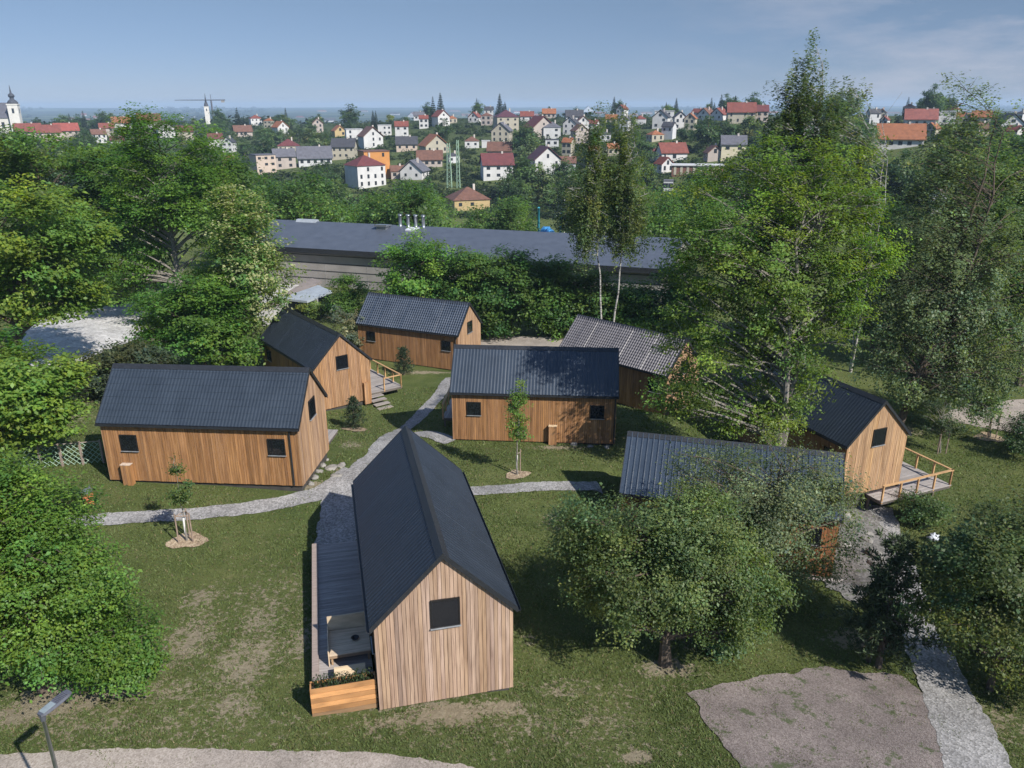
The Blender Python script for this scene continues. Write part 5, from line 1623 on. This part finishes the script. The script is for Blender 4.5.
# white-blossoming chestnut behind the hall
P = np.array([0.0, 150, 0]); d = ray(571, 200); q = CAM + d * (146 / d[1]); P = np.array([q[0], 146, float(ground_z(q[0], 146))])
h = height_to(P, 171); w = size(P, 34)
lob = [(0, 0, h * .58, w * .46, w * .46, h * .38), (w * .1, 0, h * .42, w * .4, w * .4, h * .25)]
place_tree(tree_meshes('chestnut', 330, h, lob, nclump=60, sprays=8, leaves=22, rclump=1.0, rspray=.7, leaf=.36, base=(.03, .05, .018), trunk_r=.25,
                       flowers=((.6, .58, .52), .16, lambda P, c: np.sin(P[:, 0] * 4) * np.sin(P[:, 2] * 4) > .1)), P, 'dark chestnut dotted with white blossom behind the tarpaulin', 'chestnut_tree')

bcount = scount = 0
crest = 0
for tr in range(900):
    if crest >= 70: break
    d0 = r.uniform(470, 640); x0 = d0 * r.uniform(-.38, .62)
    P = np.array([x0, d0, float(ground_z(x0, d0))]); s = r.uniform(.7, 1.45); con = r.random() < .3
    if hidden(P, (12 if con else 8.5) * s, (5 if con else 7) * s): continue
    crest += 1
    if con:
        place_tree(SPR[r.integers(2)], P, 'pointed dark spruce on the crest', 'spruce_tree', 'tree', 'spruces on the crest', r.uniform(0, 6), s)
    else:
        i = r.choice(5, p=[.3, .2, .34, .1, .06]); ms, nm = SLOPE[i]
        place_tree(ms, P, f'{nm} round-crowned tree on the crest', 'garden_tree', 'tree', f'{nm} trees on the crest', r.uniform(0, 6), s)
cells = {}
tries = 0
while (bcount < 240 or scount < 45) and tries < 14000:
    tries += 1
    px = r.uniform(-20, 1045); py = 112 + 100 * r.random() ** 1.35
    P = at(px, py)
    if P[1] < 165 or P[1] > 900: continue
    con = r.random() < .17
    s = r.uniform(.75, 1.55) * (1.1 if P[1] > 420 else 1.05)
    if con and scount >= 45 or not con and bcount >= 240: continue
    hh_, ww = (12 * s, 5 * s) if con else (8.5 * s, 7.5 * s)
    if hidden(P, hh_, ww): continue
    # meadows stay open
    if 880 < px < 935 and 150 < py < 178: continue
    if 690 < px < 745 and 135 < py < 152 and r.random() < .7: continue
    c = (int(px // 11), int(py // 5))
    if cells.get(c, 0) >= 1: continue
    cells[c] = 1
    zone = 'on the crest' if P[1] > 440 else 'among the hillside houses' if P[1] > 280 else 'on the valley floor'
    if con:
        scount += 1
        place_tree(SPR[r.integers(2)], P, f'pointed dark spruce {zone}', 'spruce_tree', 'tree', f'spruces {zone}', r.uniform(0, 6), s)
    else:
        bcount += 1
        i = r.choice(5, p=[.27, .25, .27, .13, .08]); ms, nm = SLOPE[i]
        place_tree(ms, P, f'{nm} round-crowned tree {zone}', 'garden_tree', 'tree', f'{nm} trees {zone}', r.uniform(0, 6), (s * r.uniform(.85, 1.2), s * r.uniform(.85, 1.2), s))

# bushes as one mass over the slope, then the far woods
def mass(name, n, gen, leaf, label, per=26, cols=((.036, .06, .02), (.05, .075, .026), (.03, .05, .018))):
    r = np.random.default_rng(hash(name) % 1000 if False else len(name) * 7)
    Ps = []; S = []; Cc = []
    while len(Ps) < n:
        P, s = gen(r)
        if P is None: continue
        Ps.append(P); S.append(s); Cc.append(np.array(cols[r.integers(len(cols))]) * np.exp(r.normal(0, .25)))
    Ps = np.array(Ps); S = np.array(S); Cc = np.array(Cc)
    idx = np.repeat(np.arange(n), per); m = len(idx)
    d = unit(r.normal(size=(m, 3))) * (r.random((m, 1)) ** .35)
    d[:, 2] = np.abs(d[:, 2])
    P = Ps[idx] + d * S[idx][:, None] * np.array([1, 1, .85])
    nr = unit(d + np.array([0, 0, .6]) + r.normal(0, .35, (m, 3)))
    v = leaf_quads(P, nr, leaf(S[idx], r, m), leaf(S[idx], r, m) * .7, r)
    col = Cc[idx] * np.exp(r.normal(0, .22, (m, 1)))
    o = link(name, quads_mesh(name, v, np.repeat(col, 4, 0), M['leaf']))
    return tag(o, label, 'vegetation', None, 'stuff')


def gen_bush(r):
    px = r.uniform(-40, 1064); py = 112 + 108 * r.random() ** 1.2; P = at(px, py)
    if P[1] < 118 or P[1] > 800: return None, 0
    if 880 < px < 935 and 148 < py < 178: return None, 0
    s = r.uniform(.9, 3.0)
    if hidden(P, s, s * 1.6): return None, 0
    return P, s


def gen_thicket(r):
    P, s = gen_bush(r)
    if P is None: return None, 0
    s = r.uniform(2.2, 4.6)
    if hidden(P, s * 1.1, s * 1.6): return None, 0
    if P[1] < 170: return None, 0
    return P, s


mass('hillside_thicket', 1500, gen_thicket, lambda S, r, m: .30 * S * np.exp(r.normal(0, .2, m)), 'dense leafy thickets and hedges between the hillside gardens', 60, ((.040, .066, .022), (.032, .056, .02), (.06, .085, .03), (.026, .044, .018)))
mass('hillside_scrub', 3400, gen_bush, lambda S, r, m: .42 * S * np.exp(r.normal(0, .2, m)), 'low scrub and garden hedges covering the hillside', 40)


def gen_wood(r):
    y = 700 * math.exp(r.random() * 2.5); x = y * r.uniform(-.72, .7)
    if fbm(np.array(x / (120 + y * .1)), np.array(y / (160 + y * .12)), 3) < .5: return None, 0
    if y < 1000 and x / y > -.2: pass
    P = np.array([x, y, float(ground_z(x, y))])
    if y < 900 and hidden(P, 9, 12): return None, 0
    return P, r.uniform(5, 9) * (1 + y / 3500)


mass('distant_woodland', 2600, gen_wood, lambda S, r, m: .5 * S * np.exp(r.normal(0, .2, m)), 'far woods and tree belts on the plain toward the horizon', 22, ((.024, .04, .018), (.03, .05, .02), (.036, .055, .024)))

# far small houses on the plain left of the crest
for i, (px, py, c) in enumerate([(88, 122, WH), (84, 116, WH), (72, 121, WH), (96, 119, GY)]):
    house(px, py, 5, 'eave', WH, RD if i % 2 else BR, ['speck of a white house on the plain below the hills', 'far white farmhouse near the blue hills', 'far red-roofed house beyond the church row', 'far grey-walled farm before the maple top'][i], 0, wins=False, chimney=False, keep=False)

# ------------------------------------------------------------------ grass blades over the near lawns
def inside(poly, x, y):
    c = np.zeros(len(x), bool); n = len(poly); j = n - 1
    for i in range(n):
        xi, yi = poly[i]; xj, yj = poly[j]
        m = ((yi > y) != (yj > y)) & (x < (xj - xi) * (y - yi) / (yj - yi + 1e-12) + xi)
        c ^= m; j = i
    return c


r = np.random.default_rng(8)
n = 520000
t_ = r.random(n); y = 15.5 + 42 * t_ ** 1.7; x = r.uniform(-.74, .74, n) * (y + 4)
ok = np.ones(n, bool)
for poly in PATHS:
    lo, hi = poly.min(0), poly.max(0)
    m = (x > lo[0]) & (x < hi[0]) & (y > lo[1]) & (y < hi[1])
    if m.any():
        ii = np.where(m)[0]; jj = ii[inside(poly, x[ii] + r.normal(0, .13, len(ii)), y[ii] + r.normal(0, .13, len(ii)))]; ok[jj] = r.random(len(jj)) < .02 + .55 * (fbm(x[jj] * 1.4 + 7, y[jj] * 1.4, 4) > .64)
for k_, (cx, cy, th, z) in CABS.items():
    a_ = (x - cx) * math.cos(th) + (y - cy) * math.sin(th); b_ = -(x - cx) * math.sin(th) + (y - cy) * math.cos(th)
    b0 = -4.3 if k_ in 'FN' else -2.2; b1 = 2.2 if k_ in 'FN' else 4.9
    ok &= ~((np.abs(a_) < 5.0) & (b_ > b0) & (b_ < b1))
dm = dirt(x, y) * .8 + fbm(x * 3, y * 3, 3) - .95
ok &= (dm < .02) | (r.random(n) < .05)
thick = fbm(x * .8 + 40, y * .8, 4)
ok &= r.random(n) < .35 + .9 * np.clip(thick - .3, 0, .5)
x = x[ok]; y = y[ok]; thick = thick[ok]; n = len(x)
z = ground_z(x, y)
hgt = r.uniform(.03, .065, n) * (.6 + thick) * (1 + .012 * y); wd = .010 + .0007 * y
a = r.uniform(0, 6.28, n); lx = r.normal(0, .045, n); ly = r.normal(0, .045, n)
v = np.stack([np.stack([x - np.cos(a) * wd, y - np.sin(a) * wd, z - .01], 1), np.stack([x + np.cos(a) * wd, y + np.sin(a) * wd, z - .01], 1), np.stack([x + lx, y + ly, z + hgt], 1)], 1).reshape(-1, 3)
c = np.array((.112, .146, .050))[None] * np.exp(r.normal(0, .2, (n, 1))) * np.array([1, 1, 1])
dry = (r.random(n) < .10 + .25 * np.clip(.5 - thick, 0, .3) * 3); c[dry] = np.array((.17, .14, .075)) * np.exp(r.normal(0, .2, (dry.sum(), 1)))
o = link('lawn_grass', quads_mesh('lawn_grass', v, np.repeat(c, 3, 0), M['grassblade'], 3)); tag(o, 'short mown grass of the camp lawns', 'grass', None, 'stuff')

# ------------------------------------------------------------------ light, sky, haze
SUN_EL, SUN_AZ = R(40), R(135)          # azimuth clockwise from +Y: behind the camera, to the right
sd = bpy.data.lights.new('sun', 'SUN'); sd.energy = 4.2; sd.angle = R(.55); sd.color = (1, .955, .89)
sun = bpy.data.objects.new('sun', sd); COL.objects.link(sun)
dirv = Vector((math.sin(SUN_AZ) * math.cos(SUN_EL), math.cos(SUN_AZ) * math.cos(SUN_EL), math.sin(SUN_EL)))
sun.rotation_euler = dirv.to_track_quat('Z', 'Y').to_euler()
wd_ = bpy.data.worlds.new('World'); scene.world = wd_; wd_.use_nodes = True
nt = wd_.node_tree; bgN = nt.nodes['Background']
sky = nt.nodes.new('ShaderNodeTexSky'); sky.sky_type = 'NISHITA'; sky.sun_disc = False
sky.sun_elevation = SUN_EL; sky.sun_rotation = SUN_AZ; sky.altitude = 3000; sky.air_density = 1.0; sky.dust_density = 0; sky.ozone_density = 5.0
tc = nt.nodes.new('ShaderNodeTexCoord')
mp = N(nt, 'ShaderNodeMapping'); mp.inputs['Scale'].default_value = (2.2, 2.2, 9); nt.links.new(tc.outputs['Generated'], mp.inputs[0])
cn = noise(nt, 2.4, 8, mp.outputs[0], .62)
sx = nt.nodes.new('ShaderNodeSeparateXYZ'); nt.links.new(tc.outputs['Generated'], sx.inputs[0])
low = ramp(nt, sx.outputs['Z'], [(0.0, (.225, .222, .285)), (.11, (.375, .322, .298)), (.36, (1.12, 1.0, .88))])
side = nt.nodes.new('ShaderNodeMapRange'); side.inputs[1].default_value = .12; side.inputs[2].default_value = .62; nt.links.new(sx.outputs['X'], side.inputs[0])
cm_ = nt.nodes.new('ShaderNodeMath'); cm_.operation = 'MULTIPLY'
nt.links.new(ramp(nt, cn, [(.42, 0.0), (.68, .85)]), cm_.inputs[0]); nt.links.new(side.outputs[0], cm_.inputs[1])
out = mixrgb(nt, cm_.outputs[0], mixrgb(nt, 1.0, sky.outputs[0], low, 'MULTIPLY'), (2.5, 2.5, 2.85))
nt.links.new(out, bgN.inputs['Color']); bgN.inputs['Strength'].default_value = .15

hzm = bpy.data.materials.new('haze air'); hzm.use_nodes = True
nt = hzm.node_tree; nt.nodes.remove(nt.nodes['Principled BSDF'])
pv = nt.nodes.new('ShaderNodeVolumePrincipled'); pv.inputs['Color'].default_value = (.58, .78, 1, 1); pv.inputs['Density'].default_value = .00016; pv.inputs['Anisotropy'].default_value = 0
nt.links.new(pv.outputs[0], nt.nodes['Material Output'].inputs['Volume'])
hb = MB(); zmin = float(_Zg.min()) - 1.0
hb.box(-6900, 7900, -110, 10200, zmin, 62.0)
o = hb.build('haze', hzm); structure(o, 'stuff')

vs_ = scene.view_settings; vs_.view_transform = 'Standard'; vs_.look = 'None'; vs_.exposure = .68; vs_.gamma = 1; vs_.use_curve_mapping = False
cy = scene.cycles
cy.max_bounces = 6; cy.diffuse_bounces = 3; cy.glossy_bounces = 2; cy.transmission_bounces = 3; cy.transparent_max_bounces = 4; cy.volume_bounces = 0
cy.caustics_reflective = False; cy.caustics_refractive = False
cy.use_denoising = True
cy.sample_clamp_indirect = 6
cy.use_adaptive_sampling = True; cy.adaptive_threshold = .015
print('valley', vcount, 'broad', bcount, 'spruce', scount, 'faces', sum(len(m.polygons) for m in bpy.data.meshes))
